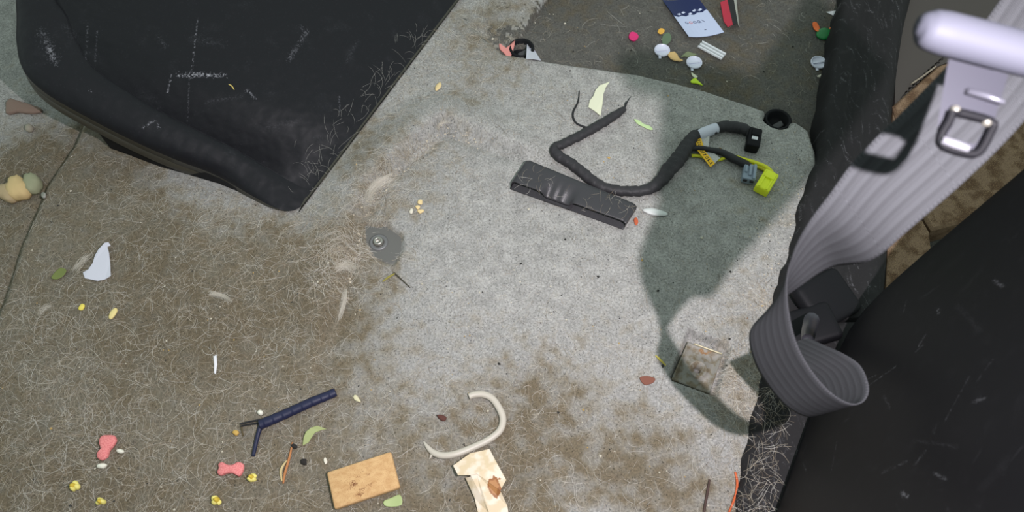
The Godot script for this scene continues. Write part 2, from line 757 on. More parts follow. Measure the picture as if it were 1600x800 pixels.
# ---------------------------------------------------------------- black shell of the seat, top left
func make_seat_shell() -> void:
	var o := Vector3(-0.260, 0.0, -0.464)
	var e1 := Vector3(0.457, 0, -0.889).normalized()
	var al := atan(0.4)
	var e2 := Vector3(-0.889 * cos(al), sin(al), -0.457 * cos(al)).normalized()
	var nrm := e1.cross(e2).normalized()
	if nrm.y < 0.0:
		nrm = -nrm
	var rim := [[0.50, 0.0], [0.05, 0.0], [0.022, 0.002], [0.006, 0.010], [0.0, 0.028], [0.0, 0.055], [0.001, 0.105], [-0.010, 0.155], [-0.018, 0.2], [-0.024, 0.254], [-0.027, 0.312], [-0.018, 0.348], [0.005, 0.375], [0.03, 0.395], [0.10, 0.45], [0.50, 0.75]]
	var gro := [[0.50, 0.004], [0.066, 0.004], [0.048, 0.006], [0.041, 0.014], [0.039, 0.030], [0.038, 0.050], [0.036, 0.1], [0.030, 0.15], [0.025, 0.195], [0.0235, 0.24], [0.0235, 0.272], [0.028, 0.295], [0.040, 0.318], [0.059, 0.346], [0.12, 0.42], [0.50, 0.72]]
	var rp := PackedVector3Array()
	var gp := PackedVector3Array()
	for i in rim.size():
		rp.append(Vector3(rim[i][0], rim[i][1], 0))
		gp.append(Vector3(gro[i][0], gro[i][1], 0))
	rp = smooth3(rp, 4)
	gp = smooth3(gp, 4)
	var t := thing("seat_shell", o, "large black plastic seat shell with scuffed flat face and grooved rim", "seat shell")
	# [share of the way from groove to rim, depth under the face]
	var prof := [[0.0, 0.0], [0.012, 0.0016], [0.035, 0.0018], [0.05, 0.0004], [0.35, 0.0015], [0.7, 0.0055], [0.88, 0.0105], [0.97, 0.016], [1.0, 0.022], [1.0, 0.034], [0.97, 0.0342], [0.97, 0.0362], [1.0, 0.0365], [1.0, 0.056], [0.95, 0.061], [0.5, 0.062]]
	var rr := []
	var flat_r := PackedVector3Array()
	for q in prof:
		var r := PackedVector3Array()
		for i in rp.size():
			var p := gp[i].lerp(rp[i], q[0])
			var w: Vector3 = e1 * p.x + e2 * p.y - nrm * (q[1] * smoothstep(0.004, 0.11, p.y))
			w.y = maxf(w.y, 0.0012)
			r.append(w)
		rr.append(r)
	var b := Mb.new()
	b.rings(rr.slice(0, 9))
	var fp := PackedVector2Array()
	for q in gp:
		fp.append(Vector2(q.x, q.y))
	var first := b.v.size()
	for q in rr[0]:
		b.add(q)
	var tr := Geometry2D.triangulate_polygon(fp)
	for i in range(0, tr.size(), 3):
		b.tri(first + tr[i], first + tr[i + 1], first + tr[i + 2])
	# uv: place on the face, one metre = 1.25
	for i in b.v.size():
		var w := b.v[i]
		b.t[i] = Vector2(w.dot(e1) + 0.06, w.dot(e2) + 0.05) * 1.25
	var size := Vector2i(1024, 1024)
	var strokes := []
	for s in [[278, 118, 352, 118, 4.0, 0.9], [292, 117, 330, 117, 5.0, 0.9], [262, 145, 268, 118, 2.0, 0.6], [300, 110, 309, 28, 1.2, 0.5], [293, 190, 296, 118, 1.0, 0.25], [450, 95, 480, 48, 5.0, 0.35], [385, 140, 400, 155, 3.0, 0.6], [222, 197, 243, 186, 2.0, 0.5], [248, 198, 246, 193, 3.0, 0.5], [62, 45, 85, 92, 9.0, 0.35], [75, 70, 88, 100, 4.0, 0.5], [134, 92, 137, 40, 1.5, 0.3], [148, 105, 152, 45, 1.5, 0.25], [120, 60, 100, 40, 8.0, 0.12], [245, 55, 260, 75, 6.0, 0.15], [300, 60, 350, 70, 10.0, 0.13], [470, 40, 476, 50, 3.0, 0.4], [320, 160, 380, 150, 5.0, 0.12], [530, 150, 531, 175, 1.2, 0.4], [410, 200, 470, 190, 9.0, 0.08], [140, 138, 142, 140, 3.0, 0.8], [540, 100, 560, 60, 5.0, 0.1]]:
		var q := []
		for k in 2:
			var rr2 := ray(s[k * 2], s[k * 2 + 1])
			var p: Vector3 = EYE + rr2 * ((o - EYE).dot(nrm) / rr2.dot(nrm)) - o
			q.append(Vector2(p.dot(e1) + 0.06, p.dot(e2) + 0.05) * 1.25 * size.x)
		strokes.append([q[0], q[1], s[4], s[5]])
	var m := scuffed(size, strokes, rgb8(23, 23, 27), 40)
	m.normal_enabled = true
	m.normal_texture = M.grain
	m.normal_scale = 0.12
	part(t, "shell", b, m)
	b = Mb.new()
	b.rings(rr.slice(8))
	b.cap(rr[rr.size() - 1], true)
	part(t, "bounce_lit_band", b, mat(rgb8(58, 55, 46), 0.45, 0.5))  # olive stands for carpet light bounced onto the black side, put into the colour
	# the black base it rests on
	b = Mb.new()
	var foot := [[0.10, 0.035], [0.004, 0.035], [0.002, 0.07], [0.0, 0.12], [-0.012, 0.2], [-0.020, 0.285], [0.0, 0.30], [0.10, 0.30]]
	var lo := PackedVector3Array()
	var hi := PackedVector3Array()
	var e2f := Vector3(e2.x, 0, e2.z).normalized()
	for q in foot:
		var f: Vector3 = e1 * q[0] + e2f * (q[1] * cos(al))
		lo.append(f + Vector3(0, -0.001, 0))
		hi.append(f + Vector3(0, maxf(0.003, q[1] * sin(al) - 0.030), 0))
	b.rings([lo, hi])
	b.cap(hi)
	part(t, "base", b, M.black, false)
	# sliver of yellow straw on the face is a thing of its own
	var r3 := ray(361, 136)
	var p3: Vector3 = EYE + r3 * ((o - EYE).dot(nrm) / r3.dot(nrm))
	b = Mb.new()
	var pts := PackedVector3Array()
	for s in [[357, 132], [362, 135], [366, 141]]:
		var r4 := ray(s[0], s[1])
		pts.append(EYE + r4 * ((o - EYE).dot(nrm) / r4.dot(nrm)) + nrm * 0.0009 - p3)
	solo("straw_sliver", p3, tube_px(pts, [0.0004, 0.0008, 0.0004], 4, 6), mat(rgb8(220, 196, 110), 0.7), "short yellow straw sliver lying on the black seat shell", "straw")
	M.shell_o = o
	M.shell_n = nrm


# ---------------------------------------------------------------- unseen slab added behind the camera to block sky light
func make_sky_blocker() -> void:
	var b := Mb.new()
	b.rbox(Vector3(0.9, 0.56, 0.07), 0.05, Transform3D(Basis.from_euler(Vector3(0.2, 0, 0)), Vector3(-0.2, 0.53, 0.55)))
	solo("sky_blocker", Vector3.ZERO, b, mat(rgb8(70, 68, 66), 0.9, 0.2), "unseen grey slab added behind the camera to block sky light", "light blocker", "", "structure")


# ---------------------------------------------------------------- sill on the right
func strip_mesh(left: PackedVector3Array, right: PackedVector3Array, prof: Array) -> Mb:
	var rr := []
	for q in prof:
		var r := PackedVector3Array()
		for i in left.size():
			var p := left[i].lerp(right[i], q[0])
			r.append(p + Vector3(0, q[1], 0))
		rr.append(r)
	var b := Mb.new()
	b.rings(rr, false)
	for e in [0, left.size() - 1]:
		var c := PackedVector3Array()
		for r in rr:
			c.append(r[e])
		b.cap(c, e == 0)
	for i in b.v.size():
		b.t[i] = Vector2(b.v[i].x, b.v[i].z) * 2.0
	return b

func make_sill() -> void:
	# dusty black rubber, scratched lengthwise
	var strokes := []
	for i in 1300:
		var a := Vector2(rng.randf() * 1024, rng.randf() * 1024)
		strokes.append([a, a + Vector2(rng.randf_range(-8, 12), rng.randf_range(10, 46)), rng.randf_range(0.8, 3.2), rng.randf_range(0.06, 0.30)])
	for i in 420:
		var a := Vector2(rng.randf() * 1024, rng.randf() * 1024)
		strokes.append([a, a + Vector2(rng.randf_range(-8, 8), rng.randf_range(-8, 8)), rng.randf_range(1, 4), rng.randf_range(0.08, 0.3)])
	var dusty := scuffed(Vector2i(1024, 1024), strokes, rgb8(33, 32, 33), 60)
	dusty.roughness = 0.75
	# upper length
	var lp := PackedVector3Array()
	var rp := PackedVector3Array()
	for q in [[1322, -50, 1432], [1316, 0, 1424], [1300, 60, 1410], [1284, 170, 1396], [1275, 240, 1394], [1250, 320, 1392], [1229, 400, 1390], [1212, 455, 1386], [1196, 508, 1380]]:
		lp.append(flat(q[0], q[1]))
		rp.append(flat(q[2], q[1]))
	lp = smooth3(lp, 5)
	rp = smooth3(rp, 5)
	for i in lp.size():
		lp[i] += Vector3(sin(i * 1.9) * 0.0018 + sin(i * 0.7) * 0.0016, 0, 0)
	var prof := [[-0.01, -0.03], [0.0, 0.004], [0.03, 0.012], [0.09, 0.017], [0.16, 0.016], [0.24, 0.022], [0.31, 0.017], [0.40, 0.017], [0.47, 0.023], [0.54, 0.018], [0.66, 0.018], [0.72, 0.022], [0.82, 0.022], [0.9, 0.015], [0.97, 0.004], [1.0, -0.03]]
	var o := solo("trim_1", Vector3.ZERO, strip_mesh(lp, rp, prof), dusty, "ribbed black rubber sill strip beside the grey carpet", "trim", "", "structure")
	# lower length, behind the belt loop and down to the bottom edge
	lp = PackedVector3Array()
	rp = PackedVector3Array()
	for q in [[1208, 516, 1385], [1198, 565, 1380], [1184, 612, 1370], [1168, 680, 1350], [1156, 740, 1335], [1148, 800, 1325], [1140, 870, 1310]]:
		lp.append(flat(q[0], q[1]))
		rp.append(flat(q[2], q[1]))
	lp = smooth3(lp, 5)
	rp = smooth3(rp, 5)
	for i in lp.size():
		lp[i] += Vector3(sin(i * 1.3) * 0.0015, 0, 0)
	prof = [[-0.01, -0.03], [0.0, 0.003], [0.05, 0.010], [0.15, 0.014], [0.3, 0.015], [0.5, 0.022], [0.9, 0.024], [1.0, -0.03]]
	solo("trim_2", Vector3.ZERO, strip_mesh(lp, rp, prof), dusty, "smooth black sill strip matted with pale pet hair", "trim", "", "structure")
	# dusty painted rocker panel to the right
	var im := Image.create(512, 512, false, Image.FORMAT_RGB8)
	var n1 := noise(81, 0.02, 4)
	var n2 := noise(82, 0.35, 2)
	for y in 512:
		for x in 512:
			var a := n1.get_noise_2d(x, y)
			var f := n2.get_noise_2d(x, y)
			var c := Color(0.50, 0.415, 0.34).lerp(Color(0.37, 0.29, 0.225), clampf(a * 1.8 + 0.35, 0, 1))
			if f > 0.42:
				c = c.lerp(Color(0.66, 0.56, 0.42), 0.7)
			elif f < -0.45:
				c = c.lerp(Color(0.18, 0.14, 0.10), 0.5)
			im.set_pixel(x, y, c)
	var rust := mat(Color.WHITE, 0.9, 0.2)
	rust.albedo_texture = ImageTexture.create_from_image(im)
	rust.uv1_triplanar = true
	rust.uv1_world_triplanar = true
	rust.uv1_scale = Vector3.ONE * 4.0
	var rock := thing("rocker_panel", flat(1500, 250), "dusty brown painted rocker panel between sill strip and pillar trim", "panel")
	var c0 := rock.position
	for pl in [[[1462, 108], [1700, 20], [1700, 300], [1452, 364], [1434, 334], [1392, 170]], [[1392, 180], [1430, 338], [1447, 367], [1460, 480], [1378, 480]]]:
		var pts := PackedVector3Array()
		for q in pl:
			pts.append(flat(q[0], q[1], 0.002))
		var bb := Mb.new()
		var lo := PackedVector3Array()
		var m1 := PackedVector3Array()
		var hi := PackedVector3Array()
		var cc := centre(pts)
		for q in pts:
			lo.append(q - c0 + Vector3(0, -0.03, 0))
			m1.append(q - c0 + Vector3(0, 0.004, 0))
			hi.append(q.lerp(cc, 0.025) - c0 + Vector3(0, 0.007, 0))
		bb.rings([lo, m1, hi])
		bb.cap(hi)
		part(rock, "sheet_metal", bb, rust, false)
	var dark := Mb.new()
	var tp := PackedVector3Array()
	for q in [[1405, -60], [1720, -60], [1720, 10], [1458, 106], [1425, 130], [1398, 165]]:
		tp.append(flat(q[0], q[1], 0.004) - c0)
	var td := PackedVector3Array()
	for q in tp:
		td.append(q + Vector3(0, -0.035, 0))
	dark.rings([td, tp])
	dark.cap(tp)
	part(rock, "shaded_end", dark, mat(rgb8(74, 68, 64), 0.8), false)  # rocker end in shade: the dark taupe is put into the colour
	var edge := PackedVector3Array()
	for q in [[1424, 131], [1442, 119], [1462, 104]]:
		edge.append(flat(q[0], q[1], 0.010) - c0)
	part(rock, "edge_bead", tube_px(edge, [0.0012, 0.0012, 0.0012], 4, 6), mat(rgb8(150, 138, 122), 0.7))


# ---------------------------------------------------------------- pillar trim, lower right
func make_pillar() -> void:
	var b0 := flat(1305, 500, 0.02)
	var b1 := flat(1196, 796, 0.02)
	var dir := (b1 - b0).normalized()
	var outw := Vector3(dir.z, 0, -dir.x).normalized()
	if outw.x < 0.0:
		outw = -outw
	var t := thing("pillar_trim", b0, "large smooth black plastic pillar trim panel behind the belt loop", "panel")
	# rows: along the base; first ones round the front edge
	var rr := []
	var heights := []
	for k in 19:
		heights.append(-0.004 + 0.62 * k / 18.0)
	var lanes := [[0.012, 0.06], [0.004, 0.03], [0.001, 0.014], [0.004, 0.006], [0.014, 0.001], [0.03, 0.0], [0.06, -0.002], [0.12, -0.003], [0.2, -0.002], [0.3, 0.0], [0.4, 0.0], [0.42, 0.04], [0.2, 0.055], [0.03, 0.06]]
	for y in heights:
		var r := PackedVector3Array()
		var cut := 0.03 * exp(-y / 0.03)
		for q in lanes:
			var p: Vector3 = dir * (q[0] + (cut if q[0] < 0.1 else 0.0)) + outw * (q[1] + 0.012 * exp(-y / 0.05)) + Vector3(0.08 * y, y, 0)
			r.append(p)
		rr.append(r)
	var b := Mb.new()
	b.rings(rr)
	b.cap(rr[rr.size() - 1])
	for i in b.v.size():
		b.t[i] = Vector2(b.v[i].dot(dir) * 2.2 + 0.1, b.v[i].y * 1.6 + 0.05)
	var strokes := []
	for s in [[1345, 600, 1375, 588, 1.5, 0.5], [1350, 612, 1405, 575, 2.0, 0.45], [1440, 545, 1452, 525, 3.0, 0.5], [1450, 540, 1436, 552, 2.0, 0.4], [1470, 485, 1474, 493, 3.0, 0.5], [1415, 490, 1420, 470, 2.0, 0.3], [1525, 630, 1545, 622, 4.0, 0.4], [1560, 440, 1575, 452, 3.0, 0.4], [1410, 770, 1420, 778, 4.0, 0.8], [1430, 730, 1450, 705, 3.0, 0.3], [1460, 740, 1480, 750, 3.0, 0.4], [1380, 740, 1420, 722, 3.0, 0.3], [1250, 705, 1256, 690, 2.0, 0.4], [1225, 755, 1215, 765, 4.0, 0.4], [1250, 720, 1258, 735, 2.0, 0.35], [1310, 690, 1300, 740, 1.5, 0.3], [1480, 660, 1520, 590, 1.2, 0.25], [1560, 560, 1530, 600, 1.2, 0.2], [1385, 620, 1395, 640, 3.0, 0.3], [1320, 660, 1330, 655, 3.0, 0.3], [1430, 690, 1500, 700, 3.0, 0.12], [1500, 480, 1540, 520, 6.0, 0.1], [1440, 470, 1470, 450, 5.0, 0.12]]:
		var q := []
		for k in 2:
			var r4 := ray(s[k * 2], s[k * 2 + 1])
			var nn := dir.cross(Vector3(0.08, 1, 0)).normalized()
			var p: Vector3 = EYE + r4 * ((b0 - EYE).dot(nn) / r4.dot(nn)) - b0
			q.append(Vector2(p.dot(dir) * 2.2 + 0.1, p.y * 1.6 + 0.05) * 1024.0)
		strokes.append([q[0], q[1], s[4], s[5]])
	for i in 60:
		var a := Vector2(rng.randf() * 1024, rng.randf() * 700)
		strokes.append([a, a + Vector2(rng.randf_range(-20, 20), rng.randf_range(-20, 20)), 1.5, rng.randf_range(0.05, 0.2)])
	var m := scuffed(Vector2i(1024, 1024), strokes, rgb8(18, 18, 21), 70)
	m.roughness = 0.5
	m.metallic_specular = 0.28
	part(t, "trim_skin", b, m)


# ---------------------------------------------------------------- seat anchor points in the floor
func make_anchor_points() -> void:
	# stud in its recess
	var g := gnd(592, 380)
	g.y = -0.0055
	var t := thing("anchor_stud", g, "small bare metal seat stud in a dark carpet recess", "bolt")
	var b := Mb.new()
	b.lathe([Vector2(0.0115, -0.002), Vector2(0.0112, 0.0006), Vector2(0.0092, 0.0016), Vector2(0.0068, 0.0008)], 24)
	part(t, "washer", b, mat(rgb8(120, 120, 120), 0.5, 0.5, 0.5))
	var pan := PackedVector3Array()
	for q in [[568, 349], [604, 349], [629, 367], [631, 391], [614, 414], [578, 400], [568, 376]]:
		pan.append(flat(q[0], q[1], -0.0066) - g)
	pan = smooth_loop(pan, 3)
	b = Mb.new()
	var pin := PackedVector3Array()
	for q in pan:
		pin.append(q * 0.9 + Vector3(0, 0.0008, 0))
	b.rings([pan, pin])
	b.cap(pin)
	part(t, "pan", b, mat(rgb8(96, 96, 92), 0.7), false)
	b = Mb.new()
	b.lathe([Vector2(0.0062, -0.002), Vector2(0.006, 0.004), Vector2(0.0045, 0.0055), Vector2(0.0028, 0.0052), Vector2(0.0022, 0.002), Vector2(0.0, 0.0015)], 18)
	part(t, "stud", b, M.steel)
	# metal plate with its hole
	g = flat(1095, 572, -0.011)
	t = thing("anchor_plate", g, "square rusty metal seat anchor plate with a centre hole sunk in carpet", "plate")
	var pts := PackedVector3Array()
	for q in [[1074, 535], [1129, 555], [1108, 617], [1048, 594]]:
		pts.append(flat(q[0], q[1], -0.005) - g)
	var ring_o := PackedVector3Array()
	var n := 32
	for i in n:
		var f := float(i) / n * 4.0
		var k := int(f)
		var p := pts[k].lerp(pts[(k + 1) % 4], f - k)
		ring_o.append(p)
	var c := flat(1090, 577, -0.005) - g
	var prof := [[1.0, -0.006], [1.0, 0.0022], [0.97, 0.003], [0.9, 0.0026], [0.78, 0.0008]]
	var rr := []
	for q in prof:
		var r := PackedVector3Array()
		for p in ring_o:
			r.append(c + (p - c) * q[0] + Vector3(0, q[1], 0))
		rr.append(r)
	for q in [[0.0105, 0.0008], [0.0098, 0.0018], [0.0075, 0.0018], [0.0068, 0.0004], [0.0046, 0.0004], [0.0042, -0.012]]:
		var r := PackedVector3Array()
		for i in n:
			var d := ring_o[i] - c
			d.y = 0
			r.append(c + d.normalized() * q[0] + Vector3(0, q[1], 0))
		rr.append(r)
	b = Mb.new()
	b.rings(rr)
	for i in b.v.size():
		b.t[i] = Vector2(b.v[i].x, b.v[i].z) * 12.0 + Vector2(0.5, 0.5)
	var im := Image.create(256, 256, false, Image.FORMAT_RGB8)
	var n1 := noise(91, 0.03, 4)
	var n2 := noise(92, 0.25, 2)
	for y in 256:
		for x in 256:
			var k := n1.get_noise_2d(x, y)
			var f := n2.get_noise_2d(x, y)
			var cc := Color(0.50, 0.49, 0.46).lerp(Color(0.40, 0.36, 0.29), clampf(k * 2.0 + 0.3, 0, 1))
			var dd := Vector2(x, y).distance_to(Vector2(135, 85))
			if dd < 9.0 + k * 26.0 + f * 8.0:
				cc = Color(0.47, 0.33, 0.18)
			if f > 0.35:
				cc = cc.lerp(Color(0.56, 0.52, 0.44), 0.6)
			im.set_pixel(x, y, cc)
	var pm := mat(Color.WHITE, 0.6, 0.5, 0.2)
	pm.albedo_texture = ImageTexture.create_from_image(im)
	part(t, "plate", b, pm)
	var e := PackedVector3Array()
	for q in [[1084, 537], [1106, 545], [1128, 553]]:
		e.append(flat(q[0], q[1], -0.002) - g)
	part(t, "bent_edge", tube_px(e, [0.0009, 0.0011, 0.0009], 4, 6), mat(rgb8(190, 180, 150), 0.5, 0.5, 0.4))
	# two anchor holes in the far carpet, their shade made by added black inserts
	for s in [[815, 74, "round seat socket with frayed rim and added dark insert beside pink scrap"], [1216, 186, "oval seat socket with added dark insert beside the sill strip"]]:
		g = flat(s[0], s[1])
		var lv := 0.0
		for k in 8:
			lv += hgt(g.x + cos(TAU * k / 8) * 0.026, g.z + sin(TAU * k / 8) * 0.026) / 8.0
		g = flat(s[0], s[1], lv)
		g.y = lv - 0.012
		t = thing("anchor_socket", g, s[2], "socket")
		b = Mb.new()
		b.lathe([Vector2(0.0185, 0.006), Vector2(0.0175, 0.0115), Vector2(0.0155, 0.0125), Vector2(0.0135, 0.011), Vector2(0.0125, 0.001), Vector2(0.004, -0.003), Vector2(0.0, -0.003)], 24)
		part(t, "shade_cup", b, M.black)
		b = Mb.new()
		b.rbox(Vector3(0.007, 0.002, 0.004), 0.0012, Transform3D(Basis.from_euler(Vector3(0.3, 0.5, 0.2)), Vector3(0.002, 0.002, 0.003)))
		part(t, "clip", b, mat(rgb8(60, 60, 62), 0.35))


# ---------------------------------------------------------------- seat belt
func make_belt() -> void:
	# edge A in pixels with its distance, then the way across to edge B: right, down, away
	var st := [
		[1600, -55, 0.375, 0.60, 0.80, 0.0], [1545, 25, 0.372, 0.60, 0.80, 0.0], [1490, 92, 0.372, 0.60, 0.80, 0.0], [1420, 165, 0.377, 0.60, 0.80, 0.02], [1340, 245, 0.387, 0.61, 0.78, 0.1],
		[1295, 305, 0.397, 0.63, 0.70, 0.3], [1262, 350, 0.41, 0.55, 0.50, 0.66], [1240, 392, 0.43, 0.35, 0.48, 0.8], [1230, 440, 0.455, 0.06, 0.42, 0.9],
		[1233, 490, 0.475, -0.24, 0.34, 0.91], [1246, 540, 0.49, -0.31, 0.33, 0.9], [1270, 582, 0.50, -0.32, 0.34, 0.89], [1300, 615, 0.506, -0.32, 0.36, 0.88], [1330, 631, 0.512, -0.31, 0.36, 0.88],
		[1350, 626, 0.517, -0.28, 0.36, 0.88], [1357, 605, 0.522, -0.26, 0.34, 0.9], [1345, 573, 0.534, -0.28, 0.34, 0.9], [1320, 554, 0.548, -0.3, 0.34, 0.9], [1292, 541, 0.57, -0.3, 0.34, 0.9], [1262, 528, 0.60, -0.3, 0.34, 0.9]]
	var pa := PackedVector3Array()
	var wd := PackedVector3Array()
	for s in st:
		pa.append(dep(s[0], s[1], s[2]))
		wd.append((Vector3.RIGHT * s[3] - up * s[4] + fw * s[5]).normalized())
	pa = smooth3(pa, 8)
	wd = smooth3(wd, 8)
	var o := pa[pa.size() - 1]
	var belt := thing("seat_belt", o, "grey woven seat belt hanging in a twisted loop over the sill", "seat belt")
	var n := pa.size()
	var nx := 18
	var b := Mb.new()
	var ln := 0.0
	var lens := [0.0]
	for k in range(1, n):
		ln += (pa[k] - pa[k - 1]).length()
		lens.append(ln)
	var rr := []
	for k in n:
		var tn := (pa[mini(k + 1, n - 1)] - pa[maxi(k - 1, 0)]).normalized()
		var w := wd[k].normalized()
		var nr := tn.cross(w).normalized()
		var r := PackedVector3Array()
		for side in [1.0, -1.0]:
			for i in nx:
				var f := float(i) / (nx - 1)
				if side < 0:
					f = 1.0 - f
				var th := 0.00065 * (1.0 - 0.5 * pow(absf(f * 2 - 1), 8)) * (1.18 if f < 0.06 or f > 0.94 else 1.0)
				r.append(pa[k] - o + w * (0.047 * f) + nr * (th * side))
		rr.append(r)
	b.rings(rr)
	b.cap(rr[0], true)
	b.cap(rr[n - 1])
	# uv: across the belt and along it
	for k in n:
		for i in nx * 2:
			var f := float(i if i < nx else 2 * nx - 1 - i) / (nx - 1)
			b.t[k * nx * 2 + i] = Vector2(f, lens[k] / 0.047)
	var im := Image.create(256, 256, false, Image.FORMAT_RGB8)
	var bp := Image.create(256, 256, false, Image.FORMAT_L8)
	for y in 256:
		for x in 256:
			var row := int(x / 12.8)
			var ph := fposmod(y / 6.0 + row * 0.5 + (0.2 * absf(fposmod(x / 12.8, 1.0) - 0.5)), 1.0)
			var v := 0.268 + 0.033 * sin(ph * TAU) + 0.02 * sin(row * 2.1)
			if x < 12 or x > 244:
				v += 0.02 * signf(sin(y * 0.5))
			im.set_pixel(x, y, Color(v * 0.985, v, v * 1.04))
			var hh := 0.5 + 0.35 * sin(ph * TAU) * (0.5 + 0.5 * sin(fposmod(x / 12.8, 1.0) * PI))
			bp.set_pixel(x, y, Color(hh, hh, hh))
	var nm := bp.duplicate()
	nm.convert(Image.FORMAT_RGBA8)
	nm.bump_map_to_normal_map(3.0)
	var m := mat(Color.WHITE, 0.8, 0.2)
	m.albedo_texture = ImageTexture.create_from_image(im)
	m.normal_enabled = true
	m.normal_texture = ImageTexture.create_from_image(nm)
	m.normal_scale = 0.7
	part(belt, "webbing", b, m)
	# tongue: pale handle, bright plate, dark moulded frame round the slot
	var d := 0.306
	var pl := func(u: float, v: float, dd := 0.0) -> Vector3: return dep(u, v, d + dd) - o
	b = Mb.new()
	var path := PackedVector3Array([pl.call(1431, 40), pl.call(1433, 40.5), pl.call(1440, 42), pl.call(1452, 46), pl.call(1475, 52), pl.call(1530, 66), pl.call(1590, 82), pl.call(1640, 95), pl.call(1655, 98), pl.call(1660, 99)])
	var hb := handle_mesh(path, [0.0008, 0.0034, 0.0062, 0.0082, 0.0090, 0.0090, 0.0090, 0.0086, 0.006, 0.001])
	var tongue := Node3D.new()
	tongue.name = "tongue"
	belt.add_child(tongue)
	part(tongue, "handle", hb, mat(rgb8(72, 73, 82), 0.6, 0.3))
	var outer := [[1482, 92], [1576, 116], [1562, 160], [1552, 196], [1540, 226], [1526, 243], [1512, 248], [1472, 236], [1462, 226], [1464, 204], [1472, 150]]
	var hole := [[1496, 178], [1541, 190], [1538, 202], [1524, 226], [1480, 214], [1490, 192]]
	part(tongue, "latch_plate", plate_with_hole(outer, hole, d, 0.0022, o), mat(rgb8(42, 42, 50), 0.5, 0.4, 0.2), false)
	b = Mb.new()
	var fr := PackedVector3Array()
	for q in [[1488, 174], [1548, 190], [1546, 208], [1530, 236], [1512, 240], [1474, 228], [1470, 212], [1482, 190]]:
		fr.append(pl.call(q[0], q[1], -0.0015))
	fr.append(fr[0])
	fr = smooth3(fr, 4)
	var rad := PackedFloat32Array()
	for i in fr.size():
		rad.append(0.0019)
	b.tube(fr, rad, 8)
	part(tongue, "slot_frame", b, mat(rgb8(14, 14, 17), 0.6, 0.25))
	b = Mb.new()
	b.tube(PackedVector3Array([pl.call(1471, 218, -0.004), pl.call(1490, 225, -0.004), pl.call(1512, 233, -0.004)]), PackedFloat32Array([0.0016, 0.0018, 0.0016]), 10)
	part(tongue, "slot_bar", b, mat(rgb8(120, 120, 126), 0.3, 0.5, 0.3))
	b = Mb.new()
	b.tube(PackedVector3Array([pl.call(1511, 142, -0.002), pl.call(1540, 150, -0.002), pl.call(1568, 160, -0.002)]), PackedFloat32Array([0.0012, 0.0014, 0.0012]), 8)
	part(tongue, "plate_rib", b, mat(rgb8(80, 80, 88), 0.35, 0.5, 0.3))
	for q in [[1494, 172], [1543, 190]]:
		b = Mb.new()
		b.lathe([Vector2(0.0, 0.0012), Vector2(0.0014, 0.0009), Vector2(0.002, 0.0), Vector2(0.002, -0.001)], 12, pl.call(q[0], q[1], -0.0022), Basis(Vector3.RIGHT, -fw, up))
		part(tongue, "rivet", b, mat(rgb8(110, 108, 100), 0.3, 0.5, 0.3))
	# anchor hardware behind the loop
	var hw := thing("belt_anchor", flat(1268, 480, 0.02), "black plastic belt anchor cover with a metal tab behind the loop", "belt anchor")
	var h0 := hw.position
	b = Mb.new()
	b.rbox(Vector3(0.032, 0.010, 0.028), 0.009, Transform3D(Basis.from_euler(Vector3(0.15, 0.5, -0.1)), flat(1290, 468, 0.026) - h0))
	part(hw, "cover", b, M.black)
	b = Mb.new()
	b.rbox(Vector3(0.030, 0.008, 0.022), 0.006, Transform3D(Basis.from_euler(Vector3(-0.1, 0.2, 0.25)), flat(1262, 512, 0.030) - h0))
	part(hw, "bracket", b, M.black)
	b = Mb.new()
	b.tube(PackedVector3Array([dep(1262, 531, 0.61) - h0, dep(1264, 518, 0.64) - h0, flat(1268, 500, 0.05) - h0]), PackedFloat32Array([0.005, 0.006, 0.008]), 10)
	part(hw, "tab", b, mat(rgb8(70, 70, 76), 0.35, 0.5, 0.5))

func handle_mesh(path: PackedVector3Array, rad: Array) -> Mb:
	return tube_px(path, rad, 5, 18, Vector3.ZERO, 0.95)

func plate_with_hole(outer: Array, hole: Array, d: float, th: float, o: Vector3) -> Mb:
	var a := PackedVector3Array()
	var h := PackedVector3Array()
	var n := 48
	for k in 2:
		var src := outer if k == 0 else hole
		var c := Vector2.ZERO
		for q in hole:
			c += Vector2(q[0], q[1])
		c /= hole.size()
		var poly := PackedVector2Array()
		for q in src:
			poly.append(Vector2(q[0], q[1]))
		for i in n:
			var dir := Vector2.from_angle(TAU * i / n)
			var best := c
			for j in poly.size():
				var x = Geometry2D.segment_intersects_segment(c, c + dir * 400.0, poly[j], poly[(j + 1) % poly.size()])
				if x != null:
					best = x
			(a if k == 0 else h).append(Vector3(best.x, best.y, 0))
	var rr := []
	for q in [[h, th], [h, 0.0], [a, 0.0], [a, th], [h, th]]:
		var r := PackedVector3Array()
		for p in q[0]:
			r.append(dep(p.x, p.y, d + q[1]) - o)
		rr.append(r)
	var b := Mb.new()
	b.rings(rr)
	return b


